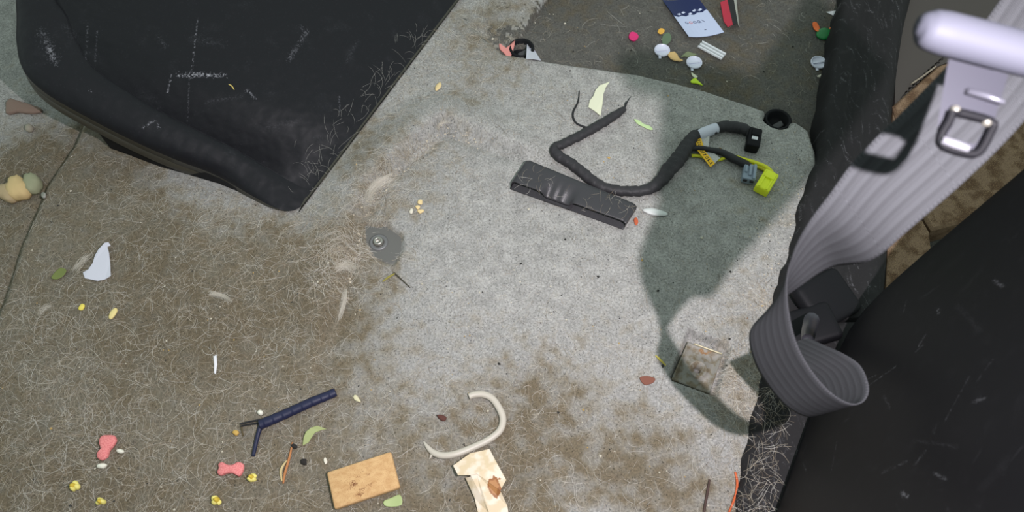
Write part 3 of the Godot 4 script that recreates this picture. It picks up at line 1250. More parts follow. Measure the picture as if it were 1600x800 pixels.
# ---------------------------------------------------------------- wiring harness
func make_harness() -> void:
	var px := [[975, 169], [958, 182], [932, 198], [903, 214], [878, 226], [866, 233], [872, 244], [888, 254], [903, 265], [925, 283], [945, 294], [977, 299], [1010, 297], [1030, 285], [1043, 268], [1058, 251], [1071, 231], [1083, 214], [1105, 206], [1128, 199], [1152, 201], [1168, 207], [1175, 218]]
	var rad := [0.0034, 0.0052, 0.0056, 0.0055, 0.0054, 0.0056, 0.0062, 0.0062, 0.0062, 0.0062, 0.0060, 0.0058, 0.0062, 0.0072, 0.0086, 0.0090, 0.0082, 0.0066, 0.0058, 0.0066, 0.0068, 0.0062, 0.005]
	var pts := PackedVector3Array()
	for i in px.size():
		var g := gnd(px[i][0], px[i][1] + 4)
		g.y += rad[i] + 0.0005
		pts.append(g)
	var o := pts[13]
	var t := thing("wiring_harness", o, "black taped wiring harness with yellow and grey plugs on grey carpet", "wiring")
	var per := 14
	var path := smooth3(pts, per)
	# spiral tape: the radius jumps a little at every turn of the tape, and turns round the sleeve
	var b := Mb.new()
	var rr := []
	var ln := 0.0
	var n := 14
	for k in path.size():
		if k > 0:
			ln += (path[k] - path[k - 1]).length()
		var f := float(k) / per
		var i := mini(int(f), rad.size() - 1)
		var r0: float = lerpf(rad[i], rad[mini(i + 1, rad.size() - 1)], f - int(f))
		var d := (path[mini(k + 1, path.size() - 1)] - path[maxi(k - 1, 0)]).normalized()
		var s := d.cross(Vector3.UP).normalized()
		var w := s.cross(d).normalized()
		var r := PackedVector3Array()
		for a in n:
			var an := TAU * a / n
			var ph := fposmod(ln / 0.011 + float(a) / n, 1.0)
			var k2 := r0 * (1.10 + 0.17 * (ph - 0.5)) + sin(ln * 300.0 + an * 3.0) * 0.00025
			r.append(path[k] - o + s * cos(an) * k2 + w * sin(an) * k2 * 0.9)
		rr.append(r)
	b.rings(rr)
	b.cap(rr[0], true)
	b.cap(rr[rr.size() - 1])
	var dusty := scuffed(Vector2i(512, 512), dust_strokes(500, 512), rgb8(50, 49, 51), 33)
	dusty.roughness = 0.55
	dusty.uv1_triplanar = true
	dusty.uv1_scale = Vector3.ONE * 9.0
	part(t, "taped_sleeve", b, dusty)
	# frayed end
	for q in [[982, 158], [986, 152], [978, 160]]:
		var f := PackedVector3Array([pts[0] - o, gnd((975 + q[0]) * 0.5, (169 + q[1]) * 0.5) - o + Vector3(0, 0.004, 0), gnd(q[0], q[1]) - o + Vector3(0, 0.002, 0)])
		part(t, "frayed_strand", tube_px(f, [0.0011, 0.0007, 0.0003], 3, 5), M.tape)
	part(t, "thin_wire", tube_px(rel(on_ground([[905, 143], [903, 160], [895, 178], [899, 192], [912, 199], [928, 203]], 0.0014), o), [0.0007, 0.0011, 0.0014, 0.0014, 0.0013, 0.0013], 5, 8), M.tape)
	# white label round the sleeve
	part(t, "white_label", tube_px(rel(on_ground([[1089, 216], [1097, 213], [1107, 209], [1118, 205]], 0.0066), o), [0.0068, 0.0072, 0.0072, 0.0069], 4, 16), mat(rgb8(200, 203, 216), 0.6))
	# hanging tag: white sheet with a yellow band
	var im := Image.create(128, 64, false, Image.FORMAT_RGB8)
	im.fill(Color(0.93, 0.73, 0.12))
	for q in [[8, 16, 10, 30, 1], [26, 14, 6, 34, 0], [40, 14, 16, 6, 0], [44, 20, 7, 26, 0], [64, 14, 14, 32, 1], [86, 14, 6, 34, 0], [92, 40, 12, 6, 0], [110, 14, 6, 34, 0]]:
		im.fill_rect(Rect2i(q[0], q[1], q[2], q[3]), Color(0.12, 0.10, 0.08))
		if q[4] == 1:
			im.fill_rect(Rect2i(q[0] + 3, q[1] + 5, q[2] - 6, q[3] - 10), Color(0.93, 0.73, 0.12))
	var ym := mat(Color.WHITE, 0.6)
	ym.albedo_texture = ImageTexture.create_from_image(im)
	var tag_im := Image.create(128, 128, false, Image.FORMAT_RGB8)
	tag_im.fill(Color(0.76, 0.76, 0.74))
	for y in range(8, 120, 9):
		for x in range(6, 122, 3):
			if rng.randf() < 0.6:
				tag_im.fill_rect(Rect2i(x, y, 2, 3), Color(0.45, 0.45, 0.45))
	var tm := mat(Color.WHITE, 0.6)
	tm.albedo_texture = ImageTexture.create_from_image(tag_im)
	var tg := Node3D.new()
	tg.name = "warning_tag"
	t.add_child(tg)
	for s in [[[1091, 217, 0.005], [1107, 214, 0.006], [1105, 238, 0.005], [1095, 238, 0.005]], [[1095, 240, 0.005], [1108, 240, 0.005], [1123, 252, 0.006], [1112, 262, 0.004]]]:
		var sp := on_ground(s, 0.001)
		var mb := sheet_mesh(sp, o, 0.0004)
		quad_uv(mb)
		part(tg, "sheet", mb, tm, false)
	for s in [[[1082, 219, 0.006], [1092, 217, 0.006], [1098, 237, 0.006], [1088, 238, 0.006]], [[1087, 240, 0.006], [1097, 239, 0.006], [1115, 261, 0.006], [1108, 266, 0.005]]]:
		var sp := on_ground([s[1], s[2], s[3], s[0]], 0.0014)
		var mb := sheet_mesh(sp, o, 0.0005)
		quad_uv(mb)
		part(tg, "yellow_band", mb, ym, false)
	# branches and plugs
	part(t, "black_branch", tube_px(rel(on_ground([[1078, 238], [1092, 237], [1108, 240], [1126, 244], [1145, 254], [1162, 262], [1170, 268]], 0.0075), o), [0.003, 0.0034, 0.0036, 0.0042, 0.005, 0.005, 0.0042], 6, 10), M.tape)
	var yw := mat(rgb8(214, 214, 40), 0.5)
	part(t, "yellow_wire", tube_px(rel(on_ground([[1080, 245], [1095, 246], [1120, 252, 0.0004], [1140, 247, 0.0018], [1160, 252, 0.0022], [1180, 258, 0.0022], [1196, 265, 0.0022], [1205, 274, 0.0022], [1207, 283, 0.0022]], 0.0023), o), [0.0022, 0.0022, 0.002, 0.0022, 0.0024, 0.0026, 0.0027, 0.0026, 0.0024], 6, 8), yw)
	part(t, "yellow_wire", tube_px(rel(on_ground([[1150, 254], [1170, 260], [1188, 265], [1199, 273], [1202, 281]], 0.003), o), [0.0018, 0.002, 0.0022, 0.0022, 0.002], 6, 8), mat(rgb8(186, 178, 36), 0.5))
	# yellow plug
	var neon := mat(rgb8(226, 238, 36), 0.45)
	var pc := plug_frame([1190, 274], [1212, 285], [1195, 311], [1174, 302])
	var yp := Node3D.new()
	yp.name = "yellow_plug"
	t.add_child(yp)
	var hs: Vector3 = pc[1]
	b = Mb.new()
	b.rbox(Vector3(hs.x, 0.0068, hs.z), 0.0022, Transform3D(pc[0], pc[2] - o + Vector3(0, 0.0078, 0)))
	part(yp, "body", b, neon)
	b = Mb.new()
	b.rbox(Vector3(hs.x * 0.75, 0.0035, hs.z * 0.35), 0.0014, Transform3D(pc[0], pc[2] - o + Vector3(0, 0.0135, 0) - pc[0].z * hs.z * 0.45))
	part(yp, "latch", b, neon)
	for s in [-1.0, 1.0]:
		b = Mb.new()
		b.rbox(Vector3(0.0012, 0.0014, hs.z * 0.7), 0.0005, Transform3D(pc[0], pc[2] - o + Vector3(0, 0.0145, 0) + pc[0].x * hs.x * 0.55 * s + pc[0].z * hs.z * 0.25))
		part(yp, "rib", b, neon)
	# grey plug
	var gm := mat(rgb8(132, 146, 160), 0.5)
	pc = plug_frame([1160, 266], [1179, 267], [1177, 291], [1155, 290])
	hs = pc[1]
	var gp := Node3D.new()
	gp.name = "grey_plug"
	t.add_child(gp)
	b = Mb.new()
	b.rbox(Vector3(hs.x, 0.0055, hs.z), 0.0012, Transform3D(pc[0], pc[2] - o + Vector3(0, 0.0065, 0)))
	part(gp, "body", b, gm)
	for k in 3:
		b = Mb.new()
		b.rbox(Vector3(hs.x * 0.2, 0.0016, hs.z * (0.95 - 0.25 * k)), 0.0006, Transform3D(pc[0], pc[2] - o + Vector3(0, 0.0128, 0) + pc[0].x * hs.x * (0.65 - 0.65 * k) - pc[0].z * hs.z * 0.1 * k))
		part(gp, "rib", b, gm)
	for k in 2:
		b = Mb.new()
		b.rbox(Vector3(hs.x * 0.3, 0.0018, 0.002), 0.0005, Transform3D(pc[0], pc[2] - o + Vector3(0, 0.008, 0) + pc[0].x * hs.x * (-0.5 + k) + pc[0].z * (hs.z - 0.0006)))
		part(gp, "terminal", b, M.tape)
	# black plug with a small white mark
	pc = plug_frame([1166, 214], [1186, 214], [1182, 243], [1160, 241])
	hs = pc[1]
	var bp := Node3D.new()
	bp.name = "black_plug"
	t.add_child(bp)
	b = Mb.new()
	b.rbox(Vector3(hs.x, 0.008, hs.z), 0.0025, Transform3D(pc[0], pc[2] - o + Vector3(0, 0.009, 0)))
	part(bp, "body", b, M.black)
	b = Mb.new()
	b.rbox(Vector3(hs.x * 0.6, 0.003, hs.z * 0.35), 0.0012, Transform3D(pc[0], pc[2] - o + Vector3(0, 0.0175, 0) - pc[0].z * hs.z * 0.35))
	part(bp, "latch", b, M.black)
	b = Mb.new()
	b.rbox(Vector3(0.0036, 0.0006, 0.0024), 0.0003, Transform3D(pc[0], pc[2] - o + Vector3(0, 0.0174, 0) + pc[0].z * hs.z * 0.18))
	part(bp, "white_mark", b, M.white)

func dust_strokes(n: int, size: int) -> Array:
	var out := []
	for i in n:
		var a := Vector2(rng.randf() * size, rng.randf() * size)
		out.append([a, a + Vector2.from_angle(rng.randf() * TAU) * rng.randf_range(2, 26), rng.randf_range(0.6, 3.0), rng.randf_range(0.03, 0.16)])
	return out

func rel(a: PackedVector3Array, o: Vector3) -> PackedVector3Array:
	var out := PackedVector3Array()
	for q in a:
		out.append(q - o)
	return out

# uv of a four cornered sheet
func quad_uv(b: Mb) -> void:
	for i in b.v.size():
		b.t[i] = [Vector2(0, 0), Vector2(1, 0), Vector2(1, 1), Vector2(0, 1)][i % 4]

# box standing on four ground pixels: [basis, half sizes, centre]
func plug_frame(a: Array, b: Array, c: Array, d: Array) -> Array:
	var pa := gnd(a[0], a[1])
	var pb := gnd(b[0], b[1])
	var pc := gnd(c[0], c[1])
	var pd := gnd(d[0], d[1])
	var m := (pa + pb + pc + pd) * 0.25
	var z := ((pd + pc) - (pa + pb)) * 0.5
	z.y = 0
	var x := ((pb + pc) - (pa + pd)) * 0.5
	x.y = 0
	var hz := z.length() * 0.5
	z = z.normalized()
	var hx := absf(x.dot(Vector3.UP.cross(z))) * 0.5
	return [Basis(Vector3.UP.cross(z), Vector3.UP, z), Vector3(hx, 0.005, hz), m + z * -0.002]


# ---------------------------------------------------------------- floor air duct outlet
func make_duct() -> void:
	var a := gnd(796, 298)
	var c := gnd(973, 361)
	var ex := (c - a)
	ex.y = 0
	var L := ex.length()
	ex = ex.normalized()
	var ez := Vector3(ex.z, 0, -ex.x)
	if ez.z > 0:
		ez = -ez
	var t := thing("duct_outlet", a, "flat black plastic air duct outlet with two front openings", "duct")
	var n := 60
	var rows := []
	var D := 0.043
	for k in n + 1:
		var f := float(k) / n
		var neck := smoothstep(0.25, 0.32, f) * (1.0 - smoothstep(0.49, 0.56, f))
		var ends := minf(smoothstep(-0.001, 0.03, f), 1.0 - smoothstep(0.975, 1.001, f))
		var h := lerpf(0.0145, 0.0056, neck) * (0.72 + 0.28 * ends)
		var hb := 0.0145 * (0.75 + 0.25 * ends)
		var w := minf(0.0013, h * 0.5 - 0.0001)
		if neck > 0.6:
			w = h * 0.5 - 0.0001
		var lip := 0.0
		var x := f * L
		var sk := 0.010 * f   # the back runs a little askew
		var sec := [Vector2(0.0015, 0.0), Vector2(D, 0.0), Vector2(D + 0.001, hb * 0.6), Vector2(D - 0.002, hb), Vector2(D * 0.7, hb * 1.04), Vector2(D * 0.35, lerpf(h, hb, 0.45) * 1.02), Vector2(0.007, h), Vector2(0.005, h - 0.0005), Vector2(0.005, h - w), Vector2(D * 0.6, h - w), Vector2(D * 0.6, w), Vector2(0.0015, w)]
		if f > 0.27 and f < 0.55:
			# two soft ridges run across the neck
			var rd := exp(-pow((f - 0.36) / 0.018, 2.0)) + exp(-pow((f - 0.43) / 0.018, 2.0))
			sec[5].y += rd * 0.0016
			sec[6].y += rd * 0.0012
		var r := PackedVector3Array()
		for q in sec:
			r.append(ex * (x + q.x * 0.12) + ez * (q.x - sk * q.x / D + lip) + Vector3(0, q.y + 0.0012, 0))
		rows.append(r)
	var b := Mb.new()
	# walls at both ends are closed by caps over the outer outline
	var fix := []
	for r in rows:
		fix.append(r)
	b.rings(fix)
	for e in [0, n]:
		var out := PackedVector3Array()
		for i in 8:
			out.append(rows[e][i])
		b.cap(out, e == 0)
	var m := mat(rgb8(54, 53, 56), 0.42, 0.5)
	m.normal_enabled = true
	m.normal_texture = M.grain
	m.normal_scale = 0.15
	m.uv1_triplanar = true
	m.uv1_scale = Vector3.ONE * 16.0
	part(t, "housing", b, m)
	for q in [[0.012, 0.262], [0.575, 0.985]]:
		# vane set back in each opening
		b = Mb.new()
		var x0: float = q[0] * L
		var x1: float = q[1] * L
		b.rbox(Vector3((x1 - x0) * 0.5, 0.0048, 0.0030), 0.001, Transform3D(Basis(ex, Vector3.UP, -ez), ex * ((x0 + x1) * 0.5) + ez * 0.0195 + Vector3(0, 0.0076, 0)))
		part(t, "vane", b, m)


# ---------------------------------------------------------------- larger litter
func make_big_litter() -> void:
	# pale plastic hook
	var hook_px := [[733, 621], [742, 618], [756, 618], [770, 625], [781, 641], [786, 657], [781, 674], [764, 688], [740, 700], [714, 710], [694, 713], [679, 709], [669, 700], [662, 690]]
	var hr := [0.0034, 0.0036, 0.0037, 0.0037, 0.0037, 0.0037, 0.0037, 0.0036, 0.0036, 0.0036, 0.0035, 0.0033, 0.0024, 0.0006]
	var pts := PackedVector3Array()
	for i in hook_px.size():
		var g := gnd(hook_px[i][0], hook_px[i][1])
		g.y += hr[i] * 0.8 + 0.0006
		pts.append(g)
	var c := pts[8]
	var hm := mat(rgb8(186, 180, 166), 0.45)
	var t := thing("plastic_hook", c, "pale grey plastic hook shaped like the letter J on carpet", "hook")
	part(t, "bar", tube_px(pts, hr, 6, 14, c, 0.85), hm)
	part(t, "barb", tube_px(rel(on_ground([[676, 707], [674, 713], [671, 718]], 0.002), c), [0.0022, 0.0014, 0.0003], 3, 6), hm)
	# cracker
	var im := Image.create(256, 256, false, Image.FORMAT_RGB8)
	var n1 := noise(101, 0.02, 4)
	var n2 := noise(102, 0.22, 2)
	for y in 256:
		for x in 256:
			var k := n1.get_noise_2d(x, y)
			var f := n2.get_noise_2d(x, y)
			var col := Color(0.80, 0.665, 0.48).lerp(Color(0.74, 0.59, 0.41), clampf(k + 0.4, 0, 1))
			if f > 0.55:
				col = Color(0.55, 0.36, 0.2)
			im.set_pixel(x, y, col)
	for s in [[140, 92, 60], [132, 84, 30], [150, 80, 22], [188, 118, 34], [210, 96, 40], [216, 106, 30], [95, 110, 10], [70, 130, 8], [110, 150, 10], [170, 150, 20], [120, 90, 18], [200, 140, 8], [60, 160, 9]]:
		for i in s[2]:
			var x := int(clampf(s[0] + rng.randfn(0, 6), 1, 254))
			var y := int(clampf(s[1] + rng.randfn(0, 6), 1, 254))
			im.fill_rect(Rect2i(x, y, rng.randi_range(1, 3), rng.randi_range(1, 3)), Color(0.36, 0.17, 0.10))
	var cm := mat(Color.WHITE, 0.9, 0.3)
	cm.albedo_texture = ImageTexture.create_from_image(im)
	var g := gnd(570, 755)
	var pf := plug_frame([514, 744], [613, 711], [628, 767], [526, 802])
	var b := Mb.new()
	b.rbox(Vector3(pf[1].x, 0.0042, pf[1].z), 0.0022, Transform3D(pf[0], Vector3(0, 0.0052, 0)))
	solo("cracker", pf[2], b, cm, "tan rectangular cracker with dark red specks beside crumpled wrapper", "cracker")
	# crumpled waxed wrapper
	var wi := Image.create(128, 128, false, Image.FORMAT_RGB8)
	wi.fill(Color(0.90, 0.85, 0.74))
	var n3 := noise(111, 0.04, 3)
	for y in 128:
		for x in 128:
			var k := n3.get_noise_2d(x, y)
			var q := Color(0.80, 0.73, 0.60).lerp(Color(0.86, 0.81, 0.73), clampf(k * 2 + 0.4, 0, 1))
			var dd := Vector2(x, y).distance_to(Vector2(84, 78)) / (13.0 + 9.0 * k)
			if dd < 1.0:
				q = Color(0.66, 0.47, 0.28) if dd < 0.75 else Color(0.55, 0.35, 0.18)
			wi.set_pixel(x, y, q)
	var wm := mat(Color.WHITE, 0.6)
	wm.albedo_texture = ImageTexture.create_from_image(wi)
	t = thing("paper_wrapper", gnd(755, 750), "crumpled cream waxed paper wrapper with an orange stain", "wrapper")
	c = t.position
	var sheets := [
		[[709, 731, 0.010], [735, 712, 0.009], [746, 745, 0.013], [736, 747, 0.013], [717, 747, 0.012]],
		[[735, 712, 0.009], [765, 704, 0.006], [776, 726, 0.010], [746, 745, 0.013]],
		[[776, 726, 0.010], [791, 753, 0.009], [782, 770, 0.011], [746, 745, 0.013]],
		[[736, 747, 0.012], [746, 745, 0.012], [782, 770, 0.010], [793, 792, 0.004], [795, 808, 0.003], [766, 808, 0.006], [752, 775, 0.008]],
		[[728, 749, 0.006], [737, 748, 0.011], [753, 776, 0.007], [767, 806, 0.004], [748, 806, 0.002], [742, 780, 0.004]]]
	for s in sheets:
		var sp := on_ground(s, 0.0)
		var mb := sheet_mesh(sp, c, 0.0006)
		for i in mb.v.size():
			mb.t[i] = Vector2(mb.v[i].x / 0.075 + 0.5, mb.v[i].z / 0.075 + 0.5)
		part(t, "fold", mb, wm, false)
	# navy taped wire stub
	t = thing("taped_wire_stub", gnd(455, 645), "navy blue taped wire bundle with a split bare end", "wire")
	c = t.position
	var navy := mat(rgb8(30, 34, 62), 0.5, 0.45)
	var base := on_ground([[526, 615], [510, 622], [490, 630], [468, 640], [446, 650], [425, 659], [408, 666]], 0.005)
	var path := smooth3(base, 16)
	var rr := []
	for k in path.size():
		var d := (path[mini(k + 1, path.size() - 1)] - path[maxi(k - 1, 0)]).normalized()
		var s := d.cross(Vector3.UP).normalized()
		var w := s.cross(d)
		var ph := fposmod(k / 11.0, 1.0)
		var r0 := lerpf(0.0047, 0.0054, float(k) / path.size()) * (0.95 + 0.1 * ph)
		if k == path.size() - 1:
			r0 *= 0.6
		var r := PackedVector3Array()
		for i in 14:
			var an := TAU * i / 14
			r.append(path[k] - c + s * cos(an) * r0 + w * sin(an) * r0 * 0.92)
		rr.append(r)
	b = Mb.new()
	b.rings(rr)
	b.cap(rr[0], true)
	b.cap(rr[rr.size() - 1])
	part(t, "taped_bundle", b, navy)
	part(t, "branch_wire", tube_px(rel(on_ground([[410, 664], [405, 678], [401, 695], [397, 714]], 0.003), c), [0.0030, 0.0024, 0.0022, 0.0019], 5, 8), navy)
	part(t, "lead_wire", tube_px(rel(on_ground([[412, 657], [395, 660], [378, 664]], 0.004), c), [0.0012, 0.0011, 0.0011], 4, 6), M.tape)
	part(t, "lead_wire", tube_px(rel(on_ground([[408, 662], [392, 664], [377, 667]], 0.0025), c), [0.0011, 0.001, 0.001], 4, 6), M.tape)
	part(t, "pin", tube_px(rel(on_ground([[378, 666], [379, 674], [381, 682]], 0.0018), c), [0.0008, 0.0008, 0.0007], 3, 6), mat(rgb8(110, 96, 70), 0.4, 0.5, 0.6))
	# printed card in the far_carpet
	make_card()
	# dog biscuits
	var bis := mat(Color.WHITE, 0.9, 0.2)
	var bi := Image.create(128, 128, false, Image.FORMAT_RGB8)
	var n4 := noise(121, 0.12, 3)
	for y in 128:
		for x in 128:
			var k := n4.get_noise_2d(x, y)
			bi.set_pixel(x, y, Color(0.84, 0.47, 0.47).lerp(Color(0.93, 0.62, 0.60), clampf(k + 0.4, 0, 1)))
	bis.albedo_texture = ImageTexture.create_from_image(bi)
	chip("dog_biscuit", [[343, 727], [349, 723], [356, 727], [362, 728], [369, 727], [376, 723], [383, 727], [383, 733], [381, 740], [376, 746], [368, 742], [361, 741], [354, 742], [347, 745], [341, 740], [344, 733]], 0.0062, bis, "whole pink bone shaped dog biscuit", "biscuit", "pink dog biscuits", {"dome": 0.08, "per": 2})
	chip("dog_biscuit", [[161, 683], [172, 681], [182, 682], [185, 690], [180, 699], [174, 706], [171, 716], [162, 721], [155, 717], [155, 710], [161, 704], [158, 694]], 0.006, bis, "broken pink dog biscuit beside two white beans", "biscuit", "pink dog biscuits", {"dome": 0.1, "per": 2, "rough": 0.0004})
	# torn paper scrap
	var sc := on_ground([[131, 427, 0.001], [140, 423, 0.002], [147, 413, 0.002], [151, 402, 0.003], [157, 393, 0.004], [163, 388, 0.005], [168, 384, 0.006], [174, 383, 0.006], [176, 387, 0.004], [171, 389, 0.004], [173, 398, 0.003], [174, 412, 0.002], [175, 433, 0.002], [165, 438, 0.001], [154, 440, 0.001], [134, 436, 0.001]], 0.0008)
	solo("paper_scrap", centre(sc), sheet_mesh(sc, centre(sc), 0.0005), M.paper, "torn white triangular paper scrap with a curled tip on matted hair", "paper", "", "", false)

func make_card() -> void:
	var a := gnd(1075, 63)
	var b := gnd(1129, 57)
	var ex := b - a
	ex.y = 0
	var W := ex.length()
	ex = ex.normalized()
	var l := gnd(1053, 31) - a
	l.y = 0
	var ey := l.normalized()
	var H := 0.078
	# print: origin at the lower left as it lies; white with a navy block of notched edge, small coloured word
	var w := 256
	var h := 400
	var im := Image.create(w, h, false, Image.FORMAT_RGB8)
	im.fill(Color(0.74, 0.78, 0.88))
	var navy := Color(0.03, 0.10, 0.30)
	for y in h:
		for x in w:
			var vv := float(y) / h
			var edge := 0.51 + 0.03 * absf(fposmod(x / 62.0, 1.0) * 2.0 - 1.0) + 0.06 * x / w
			if vv > edge + 0.02:
				im.set_pixel(x, y, navy)
	for q in [[52, 246], [92, 262], [134, 244], [176, 268], [214, 262]]:
		for y in range(-12, 13):
			for x in range(-17, 18):
				var rx := x * 0.8 + y * 0.6
				var ry := y * 0.8 - x * 0.4
				if absf(rx) < 13 and absf(ry) < 7:
					im.set_pixel(clampi(q[0] + x, 0, w - 1), clampi(q[1] + y, 0, h - 1), Color(0.80, 0.83, 0.92))
	# G O O Q \
	var ink := Color(0.12, 0.15, 0.32)
	var red := Color(0.78, 0.34, 0.30)
	for i in 4:
		var cx := 62 + i * 30
		var cy := 152
		var col := red if i == 1 else ink
		for y in range(-14, 15):
			for x in range(-13, 14):
				var r := Vector2(x, y * 0.95).length()
				if r > 7.5 and r < 12.0:
					if i == 0 and x > 4 and y > -2 and y < 8:
						continue
					im.set_pixel(cx + x, cy + y, col)
		if i == 0:
			im.fill_rect(Rect2i(cx + 1, cy - 4, 11, 4), col)
		if i == 3:
			for k in 10:
				im.fill_rect(Rect2i(cx + 3 + k, cy - 4 - k, 4, 3), col)
	for k in 22:
		im.fill_rect(Rect2i(176 + k / 2, 162 - k, 5, 2), ink)
	im.fill_rect(Rect2i(150, 62, 14, 5), ink)
	var m := mat(Color.WHITE, 0.5)
	m.albedo_texture = ImageTexture.create_from_image(im)
	var c := a + ex * W * 0.5 + ey * H * 0.5
	c.y = hgt(c.x, c.z)
	var mb := Mb.new()
	var nx := 8
	var ny := 10
	for s in 2:
		var b0 := mb.v.size()
		for j in ny + 1:
			for i in nx + 1:
				var f := Vector2(float(i) / nx, float(j) / ny)
				var p := a + ex * W * f.x + ey * H * f.y
				p.y = c.y + 0.003 + 0.004 * pow(f.x - 0.45, 2) * 4.0 - (0.0006 if s == 1 else 0.0)
				mb.add(p - c, f)
		for j in ny:
			for i in nx:
				var k := b0 + j * (nx + 1) + i
				if s == 0:
					mb.quad(k, k + nx + 1, k + nx + 2, k + 1)
				else:
					mb.quad(k, k + 1, k + nx + 2, k + nx + 1)
	var cnt := (nx + 1) * (ny + 1)
	for i in nx:
		for j in [0, ny]:
			var k: int = j * (nx + 1) + i
			mb.quad(k, k + 1, k + 1 + cnt, k + cnt)
	for j in ny:
		for i in [0, nx]:
			var k: int = j * (nx + 1) + i
			mb.quad(k, k + nx + 1, k + nx + 1 + cnt, k + cnt)
	solo("printed_card", c, mb, m, "white printed card with navy notched block and coloured word", "card", "", "", false)


# ---------------------------------------------------------------- small litter
func make_small_litter() -> void:
	# far_carpet
	chip("foil_scrap", blob(989, 61, 8, 7, 9, 0.15), 0.004, mat(rgb8(210, 40, 110), 0.5), "bright magenta plastic scrap in the brown footwell", "scrap", "", {"curl": 0.003})
	var clear := mat(Color(0.90, 0.91, 0.97, 1.0), 0.3, 0.6)
	clear.backlight_enabled = true
	clear.backlight = Color(0.4, 0.4, 0.45)
	var caps := [[1034, 81, "frosted clear round bottle cap beside orange peel"], [1084, 100, "frosted clear round bottle cap beside green leaf"], [1278, 100, "frosted clear round bottle cap beside the black sill strip"]]
	for s in caps:
		var g := gnd(s[0], s[1])
		var t := thing("bottle_cap", g, s[2], "cap", "frosted clear bottle caps")
		var b := Mb.new()
		b.lathe([Vector2(0.0, 0.0010), Vector2(0.0098, 0.0012), Vector2(0.0108, 0.0015), Vector2(0.0112, 0.0030), Vector2(0.0108, 0.0046), Vector2(0.0098, 0.0046), Vector2(0.0095, 0.0030), Vector2(0.0085, 0.0024), Vector2(0.0, 0.0022)], 28)
		part(t, "cap", b, clear)
		b = Mb.new()
		b.rbox(Vector3(0.0085, 0.0010, 0.0012), 0.0006, Transform3D(Basis.from_euler(Vector3(0, 0.15, 0)), Vector3(0, 0.0032, 0)))
		part(t, "bar", b, clear)
		b = Mb.new()
		b.rbox(Vector3(0.0018, 0.0008, 0.0022), 0.0005, Transform3D(Basis.IDENTITY, Vector3(-0.004, 0.0018, 0.0118)))
		part(t, "tab", b, clear)
	# clear strip
	var g := gnd(1111, 82)
	var e := (gnd(1130, 92) - gnd(1093, 72))
	e.y = 0
	var L := e.length() * 0.5
	e = e.normalized()
	var bs := Basis(e, Vector3.UP, e.cross(Vector3.UP))
	var t := thing("plastic_strip", g, "clear ribbed plastic strip below the printed card", "strip")
	var b := Mb.new()
	b.rbox(Vector3(L, 0.0012, 0.006), 0.0008, Transform3D(bs, Vector3(0, 0.003, 0)))
	part(t, "base", b, mat(rgb8(150, 156, 156), 0.3, 0.6))
	for s in [-0.0055, 0.0, 0.0055]:
		b = Mb.new()
		b.rbox(Vector3(L, 0.0018, 0.0009), 0.0006, Transform3D(bs, Vector3(0, 0.0045, 0) + bs.z * s))
		part(t, "rib", b, mat(rgb8(214, 220, 222), 0.25, 0.6))
	# red and black wrapper at the top edge
	t = thing("candy_wrapper", gnd(1141, 34), "folded red and black candy wrapper with a silver edge", "wrapper")
	var c := t.position
	var defs := [["red_panel", [[1124, 8, 0.004], [1134, 6, 0.007], [1143, 45, 0.007], [1136, 46, 0.003], [1130, 36, 0.002]], rgb8(178, 40, 62)], ["black_panel", [[1134, 6, 0.007], [1143, 4, 0.009], [1150, 45, 0.009], [1143, 46, 0.007]], rgb8(22, 20, 22)], ["silver_edge", [[1143, 4, 0.009], [1149, 3, 0.004], [1154, 45, 0.003], [1150, 46, 0.009]], rgb8(186, 186, 176)]]
	for d in defs:
		part(t, d[0], sheet_mesh(on_ground(d[1], 0.001), c, 0.0006), mat(d[2], 0.4), false)
	chip("petal", [[1029, 48], [1034, 47], [1038, 50], [1036, 54], [1031, 56], [1027, 53]], 0.002, mat(rgb8(222, 170, 70), 0.7), "small orange yellow petal above a green leaf", "petal", "", {"curl": 0.002})
	chip("leaf", [[1036, 56], [1044, 53], [1049, 60], [1045, 69], [1036, 72], [1034, 64]], 0.001, mat(rgb8(92, 112, 86), 0.6), "dull green leaf beside an orange yellow petal", "leaf", "", {"curl": 0.002})
	chip("orange_peel", [[1043, 87], [1051, 84], [1057, 87], [1061, 94], [1066, 99], [1058, 98], [1051, 96], [1045, 92]], 0.003, mat(rgb8(226, 190, 130), 0.8), "torn pale orange peel between two frosted caps", "peel", "", {"curl": 0.003, "rough": 0.001})
	chip("leaf", [[1063, 92], [1068, 86], [1074, 82], [1082, 85], [1088, 88], [1076, 90], [1069, 90]], 0.001, mat(rgb8(120, 130, 96), 0.6), "folded olive leaf above a frosted cap", "leaf", "", {"curl": 0.003})
	chip("paper_sliver", [[1080, 114], [1083, 116], [1090, 121], [1086, 123], [1081, 119]], 0.001, M.pale_leaf, "pale cream sliver beside the lime flake", "paper")
	chip("lime_flake", [[1079, 127], [1086, 123], [1090, 127], [1098, 135], [1088, 132], [1080, 131]], 0.0018, mat(rgb8(196, 226, 40), 0.5), "bright lime green plastic flake at the carpet edge", "flake")
	chip("orange_scrap", [[1268, 39], [1274, 38], [1279, 43], [1280, 50], [1276, 53], [1271, 47]], 0.002, mat(rgb8(236, 110, 40), 0.5), "orange plastic scrap touching the green disc's left rim", "scrap", "", {"curl": 0.003})
	chip("green_disc", blob(1287, 55, 13, 9, 12, 0.03), 0.004, mat(rgb8(16, 120, 56), 0.4), "round green plastic disc beside orange scraps", "disc", "", {"dome": 0.05})
	chip("orange_ring", [[1296, 44], [1303, 48], [1310, 44], [1308, 50], [1301, 51], [1295, 48]], 0.002, mat(rgb8(206, 110, 44), 0.5), "curved orange plastic shred beside the sill strip", "scrap")
